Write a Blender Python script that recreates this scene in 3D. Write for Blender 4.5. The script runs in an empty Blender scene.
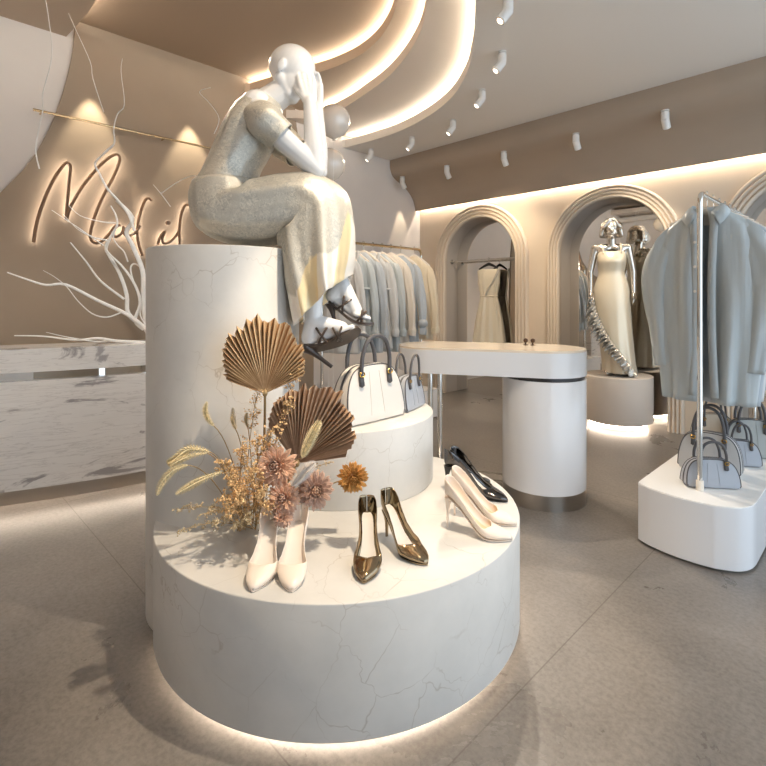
import bpy, bmesh, math, random
from mathutils import Vector, Matrix
from mathutils.geometry import tessellate_polygon
random.seed(7)
sc = bpy.context.scene
COL = sc.collection
PI = math.pi
V = Vector

# ---------------------------------------------------------------- frames
F, HZ, CX, EYE = 500.0, 298.0, 383.0, 1.2
def P(px, py, Y):
    return V(((px - CX) / F * Y, Y, EYE + (HZ - py) / F * Y))
DA = V((-0.699, 0.715, 0)).normalized()      # along the arch wall, away from the viewer
DB = V((0.715, 0.699, 0)).normalized()       # along the back wall, towards the arch wall
def W(a, b, z):
    return DA * a + DB * b + V((0, 0, z))
def ab(p):
    return p.dot(DA), p.dot(DB)
ANG_B = math.atan2(DB.y, DB.x)
ANG_A = math.atan2(DA.y, DA.x)
A_BACK, B_RIGHT = 4.41, 5.0
Z_CEIL = 2.92

# ---------------------------------------------------------------- materials
def lin(c):
    c = c / 255.0
    return c / 12.92 if c <= 0.04045 else ((c + 0.055) / 1.055) ** 2.4
def rgb(r, g, b):
    return (lin(r), lin(g), lin(b), 1.0)

class N:
    """tiny node helper"""
    def __init__(s, name):
        s.m = bpy.data.materials.new(name); s.m.use_nodes = True
        s.t = s.m.node_tree; s.p = s.t.nodes['Principled BSDF']
    def add(s, kind, **kw):
        n = s.t.nodes.new(kind)
        for k, v in kw.items():
            if k in n.inputs.keys(): n.inputs[k].default_value = v
            else: setattr(n, k, v)
        return n
    def link(s, a, b): s.t.links.new(a, b)
    def coord(s, out='Object', scale=(1, 1, 1), rot=(0, 0, 0)):
        tc = s.add('ShaderNodeTexCoord'); mp = s.add('ShaderNodeMapping')
        mp.inputs['Scale'].default_value = scale; mp.inputs['Rotation'].default_value = rot
        s.link(tc.outputs[out], mp.inputs['Vector']); return mp.outputs['Vector']
    def noise(s, vec, scale, detail=4, rough=0.55, dist=0.0):
        n = s.add('ShaderNodeTexNoise'); n.inputs['Scale'].default_value = scale
        n.inputs['Detail'].default_value = detail; n.inputs['Roughness'].default_value = rough
        n.inputs['Distortion'].default_value = dist
        s.link(vec, n.inputs['Vector']); return n.outputs['Fac']
    def ramp(s, fac, stops, interp='LINEAR'):
        r = s.add('ShaderNodeValToRGB'); r.color_ramp.interpolation = interp
        e = r.color_ramp.elements
        while len(e) < len(stops): e.new(0.5)
        for x, (pos, c) in zip(e, stops): x.position = pos; x.color = c
        s.link(fac, r.inputs['Fac']); return r.outputs['Color']
    def mix(s, fac, a, b, mode='MIX'):
        m = s.add('ShaderNodeMix', data_type='RGBA', blend_type=mode)
        for sock, v in ((m.inputs[0], fac), (m.inputs[6], a), (m.inputs[7], b)):
            if hasattr(v, 'links'): s.link(v, sock)
            else: sock.default_value = v
        return m.outputs[2]
    def bump(s, h, strength=0.2, dist=0.01):
        b = s.add('ShaderNodeBump'); b.inputs['Strength'].default_value = strength
        b.inputs['Distance'].default_value = dist
        s.link(h, b.inputs['Height']); s.link(b.outputs['Normal'], s.p.inputs['Normal'])
    def base(s, c):
        if hasattr(c, 'links'): s.link(c, s.p.inputs['Base Color'])
        else: s.p.inputs['Base Color'].default_value = c
    def set(s, rough=0.5, metal=0.0, **kw):
        s.p.inputs['Roughness'].default_value = rough; s.p.inputs['Metallic'].default_value = metal
        for k, v in kw.items(): s.p.inputs[k.replace('_', ' ')].default_value = v
        return s

BW = lambda v: (v, v, v, 1)
def plain(name, c, rough=0.5, metal=0.0, grain=0.0, gscale=40, bump=0.0, **kw):
    n = N(name).set(rough, metal, **kw)
    if grain or bump:
        f = n.noise(n.coord(), gscale, 5)
        if grain:
            d = [min(1, x * (1 - grain)) for x in c[:3]] + [1]; u = [min(1, x * (1 + grain)) for x in c[:3]] + [1]
            n.base(n.ramp(f, [(0.3, d), (0.7, u)]))
        else: n.base(c)
        if bump: n.bump(f, bump, 0.004)
    else: n.base(c)
    return n.m
def glow(name, c, strength):
    n = N(name); n.base((0, 0, 0, 1)); n.p.inputs['Emission Color'].default_value = c
    n.p.inputs['Emission Strength'].default_value = strength; n.set(0.6); return n.m

M = {}
M['white_wall'] = plain('white_wall_paint', rgb(233, 227, 222), 0.85, grain=0.02, gscale=3)
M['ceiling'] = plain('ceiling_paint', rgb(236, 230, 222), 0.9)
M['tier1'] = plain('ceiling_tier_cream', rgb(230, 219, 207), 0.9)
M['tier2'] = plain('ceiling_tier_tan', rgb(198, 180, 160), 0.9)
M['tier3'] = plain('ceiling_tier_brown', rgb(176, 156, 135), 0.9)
M['brown'] = plain('taupe_plaster', rgb(162, 147, 130), 0.85, grain=0.05, gscale=2.2)
M['soffit'] = plain('soffit_taupe', rgb(172, 156, 139), 0.85, grain=0.03, gscale=2)
M['beige'] = plain('beige_plaster', rgb(222, 206, 186), 0.85, grain=0.03, gscale=2.5)
M['mould'] = plain('arch_moulding_cream', rgb(226, 212, 194), 0.7)
M['reveal'] = plain('niche_reveal_taupe', rgb(208, 196, 184), 0.8)
M['mirror'] = plain('mirror_glass', rgb(238, 236, 232), 0.01, 1.0)
M['white_gloss'] = plain('white_lacquer', rgb(238, 238, 240), 0.22, Coat_Weight=0.3)
M['white_matte'] = plain('white_paint_metal', rgb(240, 238, 234), 0.4)
M['cream_top'] = plain('counter_marble_top', rgb(240, 226, 206), 0.12, grain=0.06, gscale=9)
M['chrome'] = plain('chrome', rgb(225, 222, 216), 0.08, 1.0)
M['steel'] = plain('brushed_steel', rgb(178, 172, 164), 0.28, 1.0, bump=0.02, gscale=60)
M['brass'] = plain('champagne_brass', rgb(206, 180, 140), 0.22, 1.0)
M['gold'] = plain('gold_hardware', rgb(220, 175, 90), 0.2, 1.0)
M['dark_leather'] = plain('dark_grey_leather', rgb(84, 82, 84), 0.42, bump=0.08, gscale=120)
M['sandal'] = plain('dark_brown_sandal_leather', rgb(70, 58, 50), 0.3)
M['black_patent'] = plain('black_patent_leather', rgb(102, 99, 98), 0.1, 1.0)
M['gold_patent'] = plain('bronze_mirror_leather', rgb(160, 142, 116), 0.08, 1.0)
M['black_heel'] = plain('black_heel', rgb(44, 40, 40), 0.3)
M['cream_leather'] = plain('cream_leather', rgb(240, 225, 210), 0.35)
M['insole'] = plain('pale_insole', rgb(232, 224, 214), 0.6)
M['insole_tan'] = plain('tan_insole', rgb(232, 206, 170), 0.6)
M['mannequin'] = plain('white_mannequin_gloss', rgb(238, 236, 234), 0.25, Coat_Weight=0.25)
M['chrome_skin'] = plain('silver_mannequin_skin', rgb(222, 216, 206), 0.16, 1.0)
M['satin'] = plain('champagne_satin', rgb(232, 220, 196), 0.3, 0.25)
M['ruffle'] = plain('silver_ruffle_satin', rgb(216, 212, 204), 0.25, 0.6)
M['black_hanger'] = plain('black_hanger', rgb(38, 36, 36), 0.4)
M['cream_hanger'] = plain('cream_hanger', rgb(236, 226, 212), 0.45)
M['branch'] = plain('bleached_branch', rgb(242, 240, 236), 0.7, grain=0.06, gscale=30)
M['balloon'] = plain('pearl_balloon', rgb(234, 226, 216), 0.2, 0.08, Coat_Weight=0.4)
M['dark_knob'] = plain('dark_bronze', rgb(92, 70, 54), 0.3, 0.6)
M['sign'] = plain('sign_tube_brown', rgb(128, 100, 78), 0.4)
M['led'] = glow('warm_led', (1.0, 0.88, 0.72, 1), 38)
M['led_floor'] = glow('warm_led_plinth', (1.0, 0.84, 0.68, 1), 13)
M['led_sign'] = glow('sign_halo_led', (1.0, 0.85, 0.70, 1), 7)
M['lens'] = glow('spot_lens', (1.0, 0.84, 0.66, 1), 2.6)
M['lens_ring'] = plain('spot_bezel', rgb(150, 126, 100), 0.3, 0.8)

def podium_stone():
    n = N('veined_stone').set(0.42)
    v = n.coord()
    warp = n.noise(v, 2.2, 5, 0.6)
    vm = n.add('ShaderNodeVectorMath', operation='MULTIPLY_ADD')
    tc = n.add('ShaderNodeCombineXYZ')
    for k in range(3): n.link(warp, tc.inputs[k])
    n.link(tc.outputs[0], vm.inputs[0]); vm.inputs[1].default_value = (0.45, 0.3, 0.35); n.link(v, vm.inputs[2])
    vo = n.add('ShaderNodeTexVoronoi', feature='DISTANCE_TO_EDGE'); vo.inputs['Scale'].default_value = 6.2
    n.link(vm.outputs[0], vo.inputs['Vector'])
    crack = n.ramp(vo.outputs['Distance'], [(0.0, BW(1)), (0.013, BW(0))])
    gate = n.ramp(n.noise(v, 4.2, 6), [(0.44, BW(0)), (0.62, BW(1))])
    f = n.mix(1.0, crack, gate, 'MULTIPLY')
    cloud = n.ramp(n.noise(v, 3.0, 6, 0.6), [(0.3, rgb(200, 198, 194)), (0.7, rgb(220, 217, 212))])
    fm = n.add('ShaderNodeMath', operation='MULTIPLY'); fm.inputs[1].default_value = 0.5
    n.link(f, fm.inputs[0])
    n.base(n.mix(fm.outputs[0], cloud, rgb(150, 136, 118)))
    return n.m
M['stone'] = podium_stone()

def desk_marble():
    n = N('grey_streak_marble').set(0.14)
    v = n.coord('Object', (1.6, 1.6, 6.5), (0, 0, 0))
    w = n.noise(v, 1.15, 8, 0.62, 1.2)
    streak = n.ramp(w, [(0.0, rgb(150, 146, 146)), (0.36, rgb(160, 156, 156)), (0.41, rgb(226, 223, 220)), (1.0, rgb(240, 238, 235))])
    v2 = n.coord('Object', (1.2, 1.2, 14), (0, 0, 0))
    w2 = n.noise(v2, 2.4, 6, 0.6, 0.6)
    fine = n.ramp(w2, [(0.47, BW(0)), (0.495, BW(0.35)), (0.52, BW(0))])
    n.base(n.mix(fine, streak, rgb(160, 154, 150)))
    return n.m
M['marble'] = desk_marble()

def floor_mat():
    n = N('polished_concrete')
    v = n.coord('Object')
    big = n.noise(v, 1.3, 8, 0.62, 0.4); fine = n.noise(v, 60, 4, 0.7)
    c = n.ramp(big, [(0.25, rgb(88, 83, 79)), (0.5, rgb(118, 112, 106)), (0.75, rgb(146, 138, 131))])
    c2 = n.mix(0.18, c, n.ramp(fine, [(0.3, rgb(80, 72, 66)), (0.6, rgb(178, 170, 162))]))
    sep = n.add('ShaderNodeSeparateXYZ'); n.link(v, sep.inputs[0])
    seam = None
    for axis, off, per in ((0, 0.80, 2.6), (1, 0.725, 2.4)):
        a = n.add('ShaderNodeMath', operation='SUBTRACT'); n.link(sep.outputs[axis], a.inputs[0]); a.inputs[1].default_value = off - per * 20 - per / 2
        m = n.add('ShaderNodeMath', operation='MODULO'); n.link(a.outputs[0], m.inputs[0]); m.inputs[1].default_value = per
        s_ = n.add('ShaderNodeMath', operation='SUBTRACT'); n.link(m.outputs[0], s_.inputs[0]); s_.inputs[1].default_value = per / 2
        ab_ = n.add('ShaderNodeMath', operation='ABSOLUTE'); n.link(s_.outputs[0], ab_.inputs[0])
        l = n.add('ShaderNodeMath', operation='LESS_THAN'); n.link(ab_.outputs[0], l.inputs[0]); l.inputs[1].default_value = 0.0022
        if seam is None: seam = l.outputs[0]
        else:
            x = n.add('ShaderNodeMath', operation='MAXIMUM'); n.link(seam, x.inputs[0]); n.link(l.outputs[0], x.inputs[1]); seam = x.outputs[0]
    hm = n.add('ShaderNodeMath', operation='MULTIPLY'); n.link(seam, hm.inputs[0]); hm.inputs[1].default_value = 0.6
    n.base(n.mix(hm.outputs[0], c2, rgb(80, 72, 64)))
    r = n.ramp(big, [(0.3, BW(0.24)), (0.7, BW(0.40))]); n.link(r, n.p.inputs['Roughness'])
    n.bump(fine, 0.05, 0.002)
    return n.m
M['floor'] = floor_mat()

def brocade(name, lo, hi, metal=0.35, rough=0.42, scale=70):
    n = N(name).set(rough, metal)
    v = n.coord()
    a = n.noise(v, scale, 6, 0.7, 1.5); b = n.noise(v, 9, 4, 0.6, 2.0)
    c = n.ramp(a, [(0.36, lo), (0.62, hi)])
    g = n.ramp(b, [(0.42, BW(0.1)), (0.56, BW(0.9))])
    n.base(n.mix(g, [0.5 * (x + y) for x, y in zip(lo, hi)], c))
    dr = n.noise(n.coord('Object', (1.0, 0.5, 1.6), (0, 0.6, 0)), 9, 3, 0.5, 0.8)
    ad = n.add('ShaderNodeMath', operation='MULTIPLY_ADD'); n.link(dr, ad.inputs[0]); ad.inputs[1].default_value = 4.0; n.link(a, ad.inputs[2])
    n.bump(ad.outputs[0], 0.55, 0.004)
    return n.m
M['brocade'] = brocade('silver_brocade', rgb(170, 168, 160), rgb(224, 218, 204))
M['lining'] = plain('satin_painted_warm_light', rgb(244, 226, 186), 0.38, bump=0.05, gscale=20)  # white satin with warm light put into its colour
M['lining_white'] = plain('white_satin_panel', rgb(238, 232, 222), 0.35, bump=0.05, gscale=20)
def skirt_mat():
    n = N('brocade_into_satin_painted_warm_light').set(0.42, 0.25)
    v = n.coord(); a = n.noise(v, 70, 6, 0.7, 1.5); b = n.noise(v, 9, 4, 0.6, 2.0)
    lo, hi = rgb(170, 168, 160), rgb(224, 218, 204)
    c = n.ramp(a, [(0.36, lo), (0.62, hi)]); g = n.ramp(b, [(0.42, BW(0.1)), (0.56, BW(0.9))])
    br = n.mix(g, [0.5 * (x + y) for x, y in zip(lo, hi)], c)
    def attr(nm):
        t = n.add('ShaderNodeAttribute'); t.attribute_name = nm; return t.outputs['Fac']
    pan = n.mix(n.ramp(attr('panel'), [(0.48, BW(0)), (0.52, BW(1))]), rgb(238, 232, 222), rgb(244, 224, 180))  # yellower pleats: warm light painted into the white satin
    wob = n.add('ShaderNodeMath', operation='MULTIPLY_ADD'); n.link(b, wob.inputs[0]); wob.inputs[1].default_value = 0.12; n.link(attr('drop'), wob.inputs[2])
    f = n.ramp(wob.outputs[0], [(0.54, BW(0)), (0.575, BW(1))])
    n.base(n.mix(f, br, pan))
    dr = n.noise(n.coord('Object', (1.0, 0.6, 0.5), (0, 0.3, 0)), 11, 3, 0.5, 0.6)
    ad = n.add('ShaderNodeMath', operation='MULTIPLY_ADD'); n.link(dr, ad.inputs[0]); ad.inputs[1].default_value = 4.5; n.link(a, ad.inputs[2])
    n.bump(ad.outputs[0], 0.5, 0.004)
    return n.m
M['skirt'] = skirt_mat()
def cloth(name, c, rough=0.6):
    n = N(name).set(rough, 0.0)
    n.p.inputs['Sheen Weight'].default_value = 0.25
    v = n.coord('Object', (1, 1, 0.15))
    f = n.noise(v, 28, 4)
    lo = [x * 0.93 for x in c[:3]] + [1]
    n.base(n.ramp(f, [(0.3, lo), (0.7, c)])); dr = n.noise(n.coord('Object', (1.0, 1.0, 0.10)), 16, 2, 0.5, 0.3); n.bump(dr, 0.7, 0.016)
    return n.m
M['coat_blue'] = cloth('blue_grey_wool', rgb(186, 193, 194), 0.36)
M['coat_grey'] = cloth('pale_grey_wool', rgb(208, 208, 206))
M['coat_dusk'] = cloth('dusk_grey_wool', rgb(186, 193, 199))
M['coat_cream'] = cloth('oatmeal_cloth', rgb(224, 214, 200))
M['blouse'] = cloth('beige_silk', rgb(228, 212, 184), 0.4)
M['tan_cloth'] = cloth('camel_cloth', rgb(196, 164, 126))
M['dress_satin'] = plain('ivory_satin', rgb(232, 222, 200), 0.36, 0.1, bump=0.05, gscale=14)
M['bag_white'] = plain('white_bag_leather', rgb(226, 220, 212), 0.45, bump=0.05, gscale=150)
M['bag_blue'] = plain('blue_grey_bag_leather', rgb(170, 174, 182), 0.3, bump=0.05, gscale=150)
M['bag_grey'] = plain('pale_grey_bag_leather', rgb(196, 194, 192), 0.4, bump=0.05, gscale=150)
M['bag_sand'] = plain('sand_bag_leather', rgb(214, 200, 180), 0.4, bump=0.05, gscale=150)
M['bag_sage'] = plain('sage_grey_bag_leather', rgb(176, 178, 174), 0.4, bump=0.05, gscale=150)
M['fan_a'] = plain('dried_palm_gold', rgb(214, 178, 136), 0.75, grain=0.18, gscale=18)
M['fan_b'] = plain('dried_palm_brown', rgb(200, 164, 132), 0.75, grain=0.18, gscale=18)
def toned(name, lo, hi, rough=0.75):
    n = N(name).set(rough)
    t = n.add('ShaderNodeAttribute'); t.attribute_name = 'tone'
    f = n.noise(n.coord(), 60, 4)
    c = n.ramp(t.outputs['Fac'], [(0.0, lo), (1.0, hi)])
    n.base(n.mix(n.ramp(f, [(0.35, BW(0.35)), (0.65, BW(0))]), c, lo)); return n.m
M['fan_a'] = toned('dried_palm_gold', rgb(178, 136, 94), rgb(248, 222, 180))
M['fan_b'] = toned('dried_palm_brown', rgb(156, 120, 94), rgb(234, 204, 172))
M['petal_pink'] = toned('dried_pink_petal', rgb(150, 94, 74), rgb(252, 224, 200))
M['petal_mauve'] = toned('dried_mauve_petal', rgb(132, 92, 78), rgb(242, 212, 194))
M['petal_amber'] = toned('dried_amber_petal', rgb(104, 60, 22), rgb(246, 206, 130))
M['straw'] = plain('straw_plume', rgb(222, 206, 166), 0.85, grain=0.38, gscale=150)
M['stem'] = plain('dry_stem', rgb(172, 146, 104), 0.85)
M['petal_pink'] = plain('dried_pink_petal', rgb(228, 190, 164), 0.75, grain=0.2, gscale=40)
M['petal_mauve'] = plain('dried_mauve_petal', rgb(206, 172, 152), 0.75, grain=0.2, gscale=40)
M['petal_amber'] = plain('dried_amber_petal', rgb(206, 152, 82), 0.65, grain=0.3, gscale=40)
M['bloom'] = plain('tiny_apricot_bloom', rgb(232, 194, 142), 0.8, grain=0.2, gscale=50)
M['bloom_pale'] = plain('tiny_pale_bloom', rgb(206, 186, 150), 0.8, grain=0.2, gscale=50)
M['cotton'] = plain('white_plume', rgb(226, 218, 210), 0.9, grain=0.06, gscale=80)

# ---------------------------------------------------------------- mesh builder
class MB:
    def __init__(s): s.v = []; s.f = []
    def add(s, vs, fs):
        o = len(s.v); s.v += [V(p) for p in vs]; s.f += [tuple(i + o for i in f) for f in fs]; return s
    def box(s, c, d, rz=0.0, bev=0.0):
        hx, hy, hz = d[0] / 2, d[1] / 2, d[2] / 2; c = V(c)
        if bev <= 0:
            vs = [(x, y, z) for x in (-hx, hx) for y in (-hy, hy) for z in (-hz, hz)]
            fs = [(0, 1, 3, 2), (4, 6, 7, 5), (0, 4, 5, 1), (2, 3, 7, 6), (0, 2, 6, 4), (1, 5, 7, 3)]
        else:
            bm = bmesh.new(); bmesh.ops.create_cube(bm, size=1.0)
            for q in bm.verts: q.co = V((q.co.x * d[0], q.co.y * d[1], q.co.z * d[2]))
            bmesh.ops.bevel(bm, geom=bm.edges[:], offset=bev, segments=2, profile=0.5, affect='EDGES')
            bm.verts.index_update()
            vs = [tuple(q.co) for q in bm.verts]; fs = [tuple(q.index for q in f.verts) for f in bm.faces]; bm.free()
        R = Matrix.Rotation(rz, 3, 'Z')
        return s.add([R @ V(p) + c for p in vs], fs)
    def loft(s, rings, closed=True, caps=(True, True), loop=False):
        n = len(rings[0]); vs = [p for r in rings for p in r]; fs = []
        R = len(rings)
        for i in range(R if loop else R - 1):
            for j in range(n if closed else n - 1):
                a, b = i * n + j, i * n + (j + 1) % n
                c, d = ((i + 1) % R) * n + (j + 1) % n, ((i + 1) % R) * n + j
                fs.append((a, b, c, d))
        if closed and not loop:
            if caps[0]: fs.append(tuple(range(n - 1, -1, -1)))
            if caps[1]: fs.append(tuple((R - 1) * n + j for j in range(n)))
        return s.add(vs, fs)
    def tube(s, pts, r, n=8, caps=(True, True), flat=1.0):
        pts = [V(p) for p in pts]; k = len(pts)
        rr = r if isinstance(r, (list, tuple)) else [r] * k
        t0 = (pts[1] - pts[0]).normalized()
        u = t0.orthogonal().normalized() if abs(t0.z) > 0.9 else t0.cross(V((0, 0, 1))).normalized()
        rings = []
        for i in range(k):
            t = (pts[min(i + 1, k - 1)] - pts[max(i - 1, 0)])
            t = t.normalized() if t.length > 1e-9 else t0
            u = (u - t * u.dot(t)); u = u.normalized() if u.length > 1e-6 else t.orthogonal().normalized()
            w = t.cross(u)
            rings.append([pts[i] + (u * math.cos(2 * PI * j / n) + w * math.sin(2 * PI * j / n) * flat) * rr[i] for j in range(n)])
        return s.loft(rings, True, caps)
    def lathe(s, prof, c=(0, 0, 0), n=48, axis=None):
        c = V(c)
        rings = [[c + V((r * math.cos(2 * PI * j / n), r * math.sin(2 * PI * j / n), z)) for j in range(n)] for r, z in prof]
        return s.loft(rings)
    def ball(s, c, r, n=12, m=8, R=None):
        c = V(c); r = r if isinstance(r, (tuple, list)) else (r, r, r)
        rings = []
        for i in range(m + 1):
            th = PI * (i if 0 < i < m else (0.02 if i == 0 else m - 0.02)) / m
            rings.append([V((r[0] * math.sin(th) * math.cos(2 * PI * j / n), r[1] * math.sin(th) * math.sin(2 * PI * j / n), -r[2] * math.cos(th))) for j in range(n)])
        if R is not None: rings = [[R @ p for p in g] for g in rings]
        return s.loft([[p + c for p in g] for g in rings])
    def capsule(s, a, b, ra, rb, n=14):
        a, b = V(a), V(b); d = (b - a); L = d.length; t = d.normalized()
        pts, rr = [], []
        for k in range(5):
            th = PI / 2 * k / 4; pts.append(a - t * ra * math.cos(th)); rr.append(max(ra * math.sin(th), ra * 0.04))
        for k in range(5):
            th = PI / 2 * k / 4; pts.append(b + t * rb * math.sin(th)); rr.append(max(rb * math.cos(th), rb * 0.04))
        return s.tube(pts, rr, n)
    def prism(s, outer, z0, z1, holes=(), to=None):
        """outer/holes: 2-D loops; extruded along the third axis; `to` maps (x, y, z) to space."""
        to = to or (lambda x, y, z: V((x, y, z)))
        loops = [list(outer)] + [list(h) for h in holes]
        tris = tessellate_polygon([[V((p[0], p[1], 0)) for p in l] for l in loops])
        flat = [p for l in loops for p in l]; n = len(flat)
        vs = [to(p[0], p[1], z0) for p in flat] + [to(p[0], p[1], z1) for p in flat]
        fs = [tuple(reversed(t)) for t in tris] + [tuple(i + n for i in t) for t in tris]
        o = 0
        for l in loops:
            k = len(l)
            fs += [(o + i, o + (i + 1) % k, n + o + (i + 1) % k, n + o + i) for i in range(k)]
            o += k
        return s.add(vs, fs)
    def shift(s, d): d = V(d); s.v = [p + d for p in s.v]; return s
    def build(s, name, mat, parent=None, smooth=True, at=None, angle=35, weld=0.0):
        if at is not None: s.shift(-V(at))
        me = bpy.data.meshes.new(name); me.from_pydata([tuple(p) for p in s.v], [], s.f)
        bm = bmesh.new(); bm.from_mesh(me)
        if weld: bmesh.ops.remove_doubles(bm, verts=bm.verts[:], dist=weld)
        bmesh.ops.recalc_face_normals(bm, faces=bm.faces[:]); bm.to_mesh(me); bm.free()
        me.materials.append(mat)
        if smooth:
            me.polygons.foreach_set('use_smooth', [True] * len(me.polygons))
            me.set_sharp_from_angle(angle=math.radians(angle))
        o = bpy.data.objects.new(name, me); COL.objects.link(o)
        if parent is not None: o.parent = parent
        elif at is not None: o.location = V(at)
        return o

def tag(o, label, cat, group=None, kind=None):
    if label: o['label'] = label
    if cat: o['category'] = cat
    if group: o['group'] = group
    if kind: o['kind'] = kind
    return o
def thing(name, label, cat, loc=(0, 0, 0), rz=0.0, group=None):
    o = bpy.data.objects.new(name, None); COL.objects.link(o)
    o.empty_display_size = 0.05; o.location = V(loc); o.rotation_euler = (0, 0, rz)
    return tag(o, label, cat, group)
def struct(o): o['kind'] = 'structure'; return o
def dup(root, loc=None, rz=None, label=None, group=None):
    r = root.copy(); COL.objects.link(r)
    if loc is not None: r.location = V(loc)
    if rz is not None: r.rotation_euler = (0, 0, rz)
    if label: r['label'] = label
    if group: r['group'] = group
    for ch in list(root.children):
        c = ch.copy(); COL.objects.link(c); c.parent = r
        for g in list(ch.children):
            d = g.copy(); COL.objects.link(d); d.parent = c
    return r
def mat_swap(root, name, m):
    for ch in [root] + list(root.children):
        if ch.type == 'MESH' and ch.name.split('.')[0] == name:
            ch.data = ch.data.copy(); ch.data.materials[0] = m
def fused(mb, name, mat, parent, voxel, at=None, smooth_it=6):
    """one continuous skin over overlapping tapered volumes"""
    if at is not None: mb.shift(-V(at))
    me = bpy.data.meshes.new(name + '_cage'); me.from_pydata([tuple(p) for p in mb.v], [], mb.f)
    bm = bmesh.new(); bm.from_mesh(me); bmesh.ops.recalc_face_normals(bm, faces=bm.faces[:]); bm.to_mesh(me); bm.free()
    tmp = bpy.data.objects.new(name + '_cage', me); COL.objects.link(tmp)
    r = tmp.modifiers.new('r', 'REMESH'); r.mode = 'VOXEL'; r.voxel_size = voxel; r.use_smooth_shade = True
    s = tmp.modifiers.new('s', 'SMOOTH'); s.factor = 0.5; s.iterations = smooth_it
    dg = bpy.context.evaluated_depsgraph_get(); dg.update()
    out = bpy.data.meshes.new_from_object(tmp.evaluated_get(dg))
    bpy.data.objects.remove(tmp); bpy.data.meshes.remove(me)
    out.name = name; out.materials.clear(); out.materials.append(mat)
    out.polygons.foreach_set('use_smooth', [True] * len(out.polygons))
    o = bpy.data.objects.new(name, out); COL.objects.link(o)
    if parent is not None: o.parent = parent
    return o
def smooth_path(pts, k=6, closed=False):
    """Catmull-Rom through the points"""
    pts = [V(p) for p in pts]; n = len(pts); out = []
    rng = range(n if closed else n - 1)
    g = (lambda i: pts[i % n]) if closed else (lambda i: pts[max(0, min(n - 1, i))])
    for i in rng:
        p0, p1, p2, p3 = g(i - 1), g(i), g(i + 1), g(i + 2)
        for j in range(k):
            t = j / k
            out.append(0.5 * ((2 * p1) + (p2 - p0) * t + (2 * p0 - 5 * p1 + 4 * p2 - p3) * t * t + (3 * p1 - p0 - 3 * p2 + p3) * t ** 3))
    if not closed: out.append(pts[-1])
    return out
def lerp_tab(tab, t):
    """tab: [(t, v...)]"""
    if t <= tab[0][0]: return tab[0][1:]
    for a, b in zip(tab, tab[1:]):
        if t <= b[0]:
            f = (t - a[0]) / (b[0] - a[0]); f = f * f * (3 - 2 * f) if len(tab) < 0 else f
            return tuple(x + (y - x) * f for x, y in zip(a[1:], b[1:]))
    return tab[-1][1:]
# ================================================================ the room
# floor: local axes are the room's own (a along the arch wall, b towards it)
FL = MB().box((1.45, 1.15, -0.05), (6.5, 8.3, 0.1))
fl = FL.build('floor', M['floor'], smooth=False); struct(fl)
fl.matrix_world = Matrix((( DA.x, DB.x, 0, 0), (DA.y, DB.y, 0, 0), (0, 0, 1, 0), (0, 0, 0, 1)))

ARCH = [(3.475, 0.497, 0.66), (1.943, 0.513, 0.645), (0.41, 0.505, 0.65)]   # centre a, half opening, outer half
ZS = 1.66                                                                   # spring line
def arch_loop(c, h, n=28, z0=0.0):
    pts = [(c - h, z0)]
    for i in range(n + 1):
        t = PI - PI * i / n
        pts.append((c + h * math.cos(t), ZS + h * math.sin(t)))
    pts.append((c + h, z0)); return pts
holes = [arch_loop(c, h, z0=-0.03) for c, h, o in ARCH]
wr = MB().prism([(-0.9, -0.06), (4.6, -0.06), (4.6, 3.6), (-0.9, 3.6)], B_RIGHT, B_RIGHT + 0.215, holes, lambda a, z, b: W(a, b, z))
struct(wr.build('wall_right', M['beige'], smooth=False))
nbk = MB()
for k, (c, h, o) in enumerate(ARCH):
    # reveal lining of the niche, then the mirror that closes it
    inner = arch_loop(c, h - 0.006, z0=0.0); outer = arch_loop(c, h, z0=0.0)
    mb = MB()
    mb.loft([[W(p[0], b, p[1]) for p in inner] for b in (B_RIGHT + 0.002, B_RIGHT + 0.2155)], closed=False)
    struct(mb.build('trim_%d' % (k + 1), M['reveal'], smooth=True))
    mp = MB().prism(arch_loop(c, h + 0.03, z0=0.0), B_RIGHT + 0.216, B_RIGHT + 0.235, (), lambda a, z, b: W(a, b, z))
    pos = ['behind the hanging ivory dress', 'behind the silver mannequin', 'at the right edge behind the coats'][k]
    tag(mp.build('wall_mirror', M['mirror'], smooth=False), 'tall arched mirror at the back of the niche ' + pos, 'mirror', 'arched niche mirrors')
    # ribbed moulding around the arch
    prof = []
    wdt = o - h
    for i in range(25):
        t = i / 24
        prof.append((t * wdt, 0.012 + 0.026 * abs(math.sin(t * PI * 4)) ** 0.6 + 0.008 * math.sin(t * PI)))
    prof = [(0.0, -0.01)] + prof + [(wdt, -0.01)]
    rings = []
    path = [(c - 1, 0.0, V((-1, 0)))] 
    fr = [((-1, 0), (c - h, 0.0)), ((-1, 0), (c - h, ZS))]
    fr += [((math.cos(PI - PI * i / 40), math.sin(PI - PI * i / 40)), (c + h * math.cos(PI - PI * i / 40), ZS + h * math.sin(PI - PI * i / 40))) for i in range(1, 40)]
    fr += [((1, 0), (c + h, ZS)), ((1, 0), (c + h, 0.0))]
    for nrm, base in fr:
        rings.append([W(base[0] + nrm[0] * r, B_RIGHT - d, base[1] + nrm[1] * r) for r, d in prof])
    mm = MB().loft(rings, closed=True)
    struct(mm.build('trim_%d' % (k + 4), M['mould'], angle=50))

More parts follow.
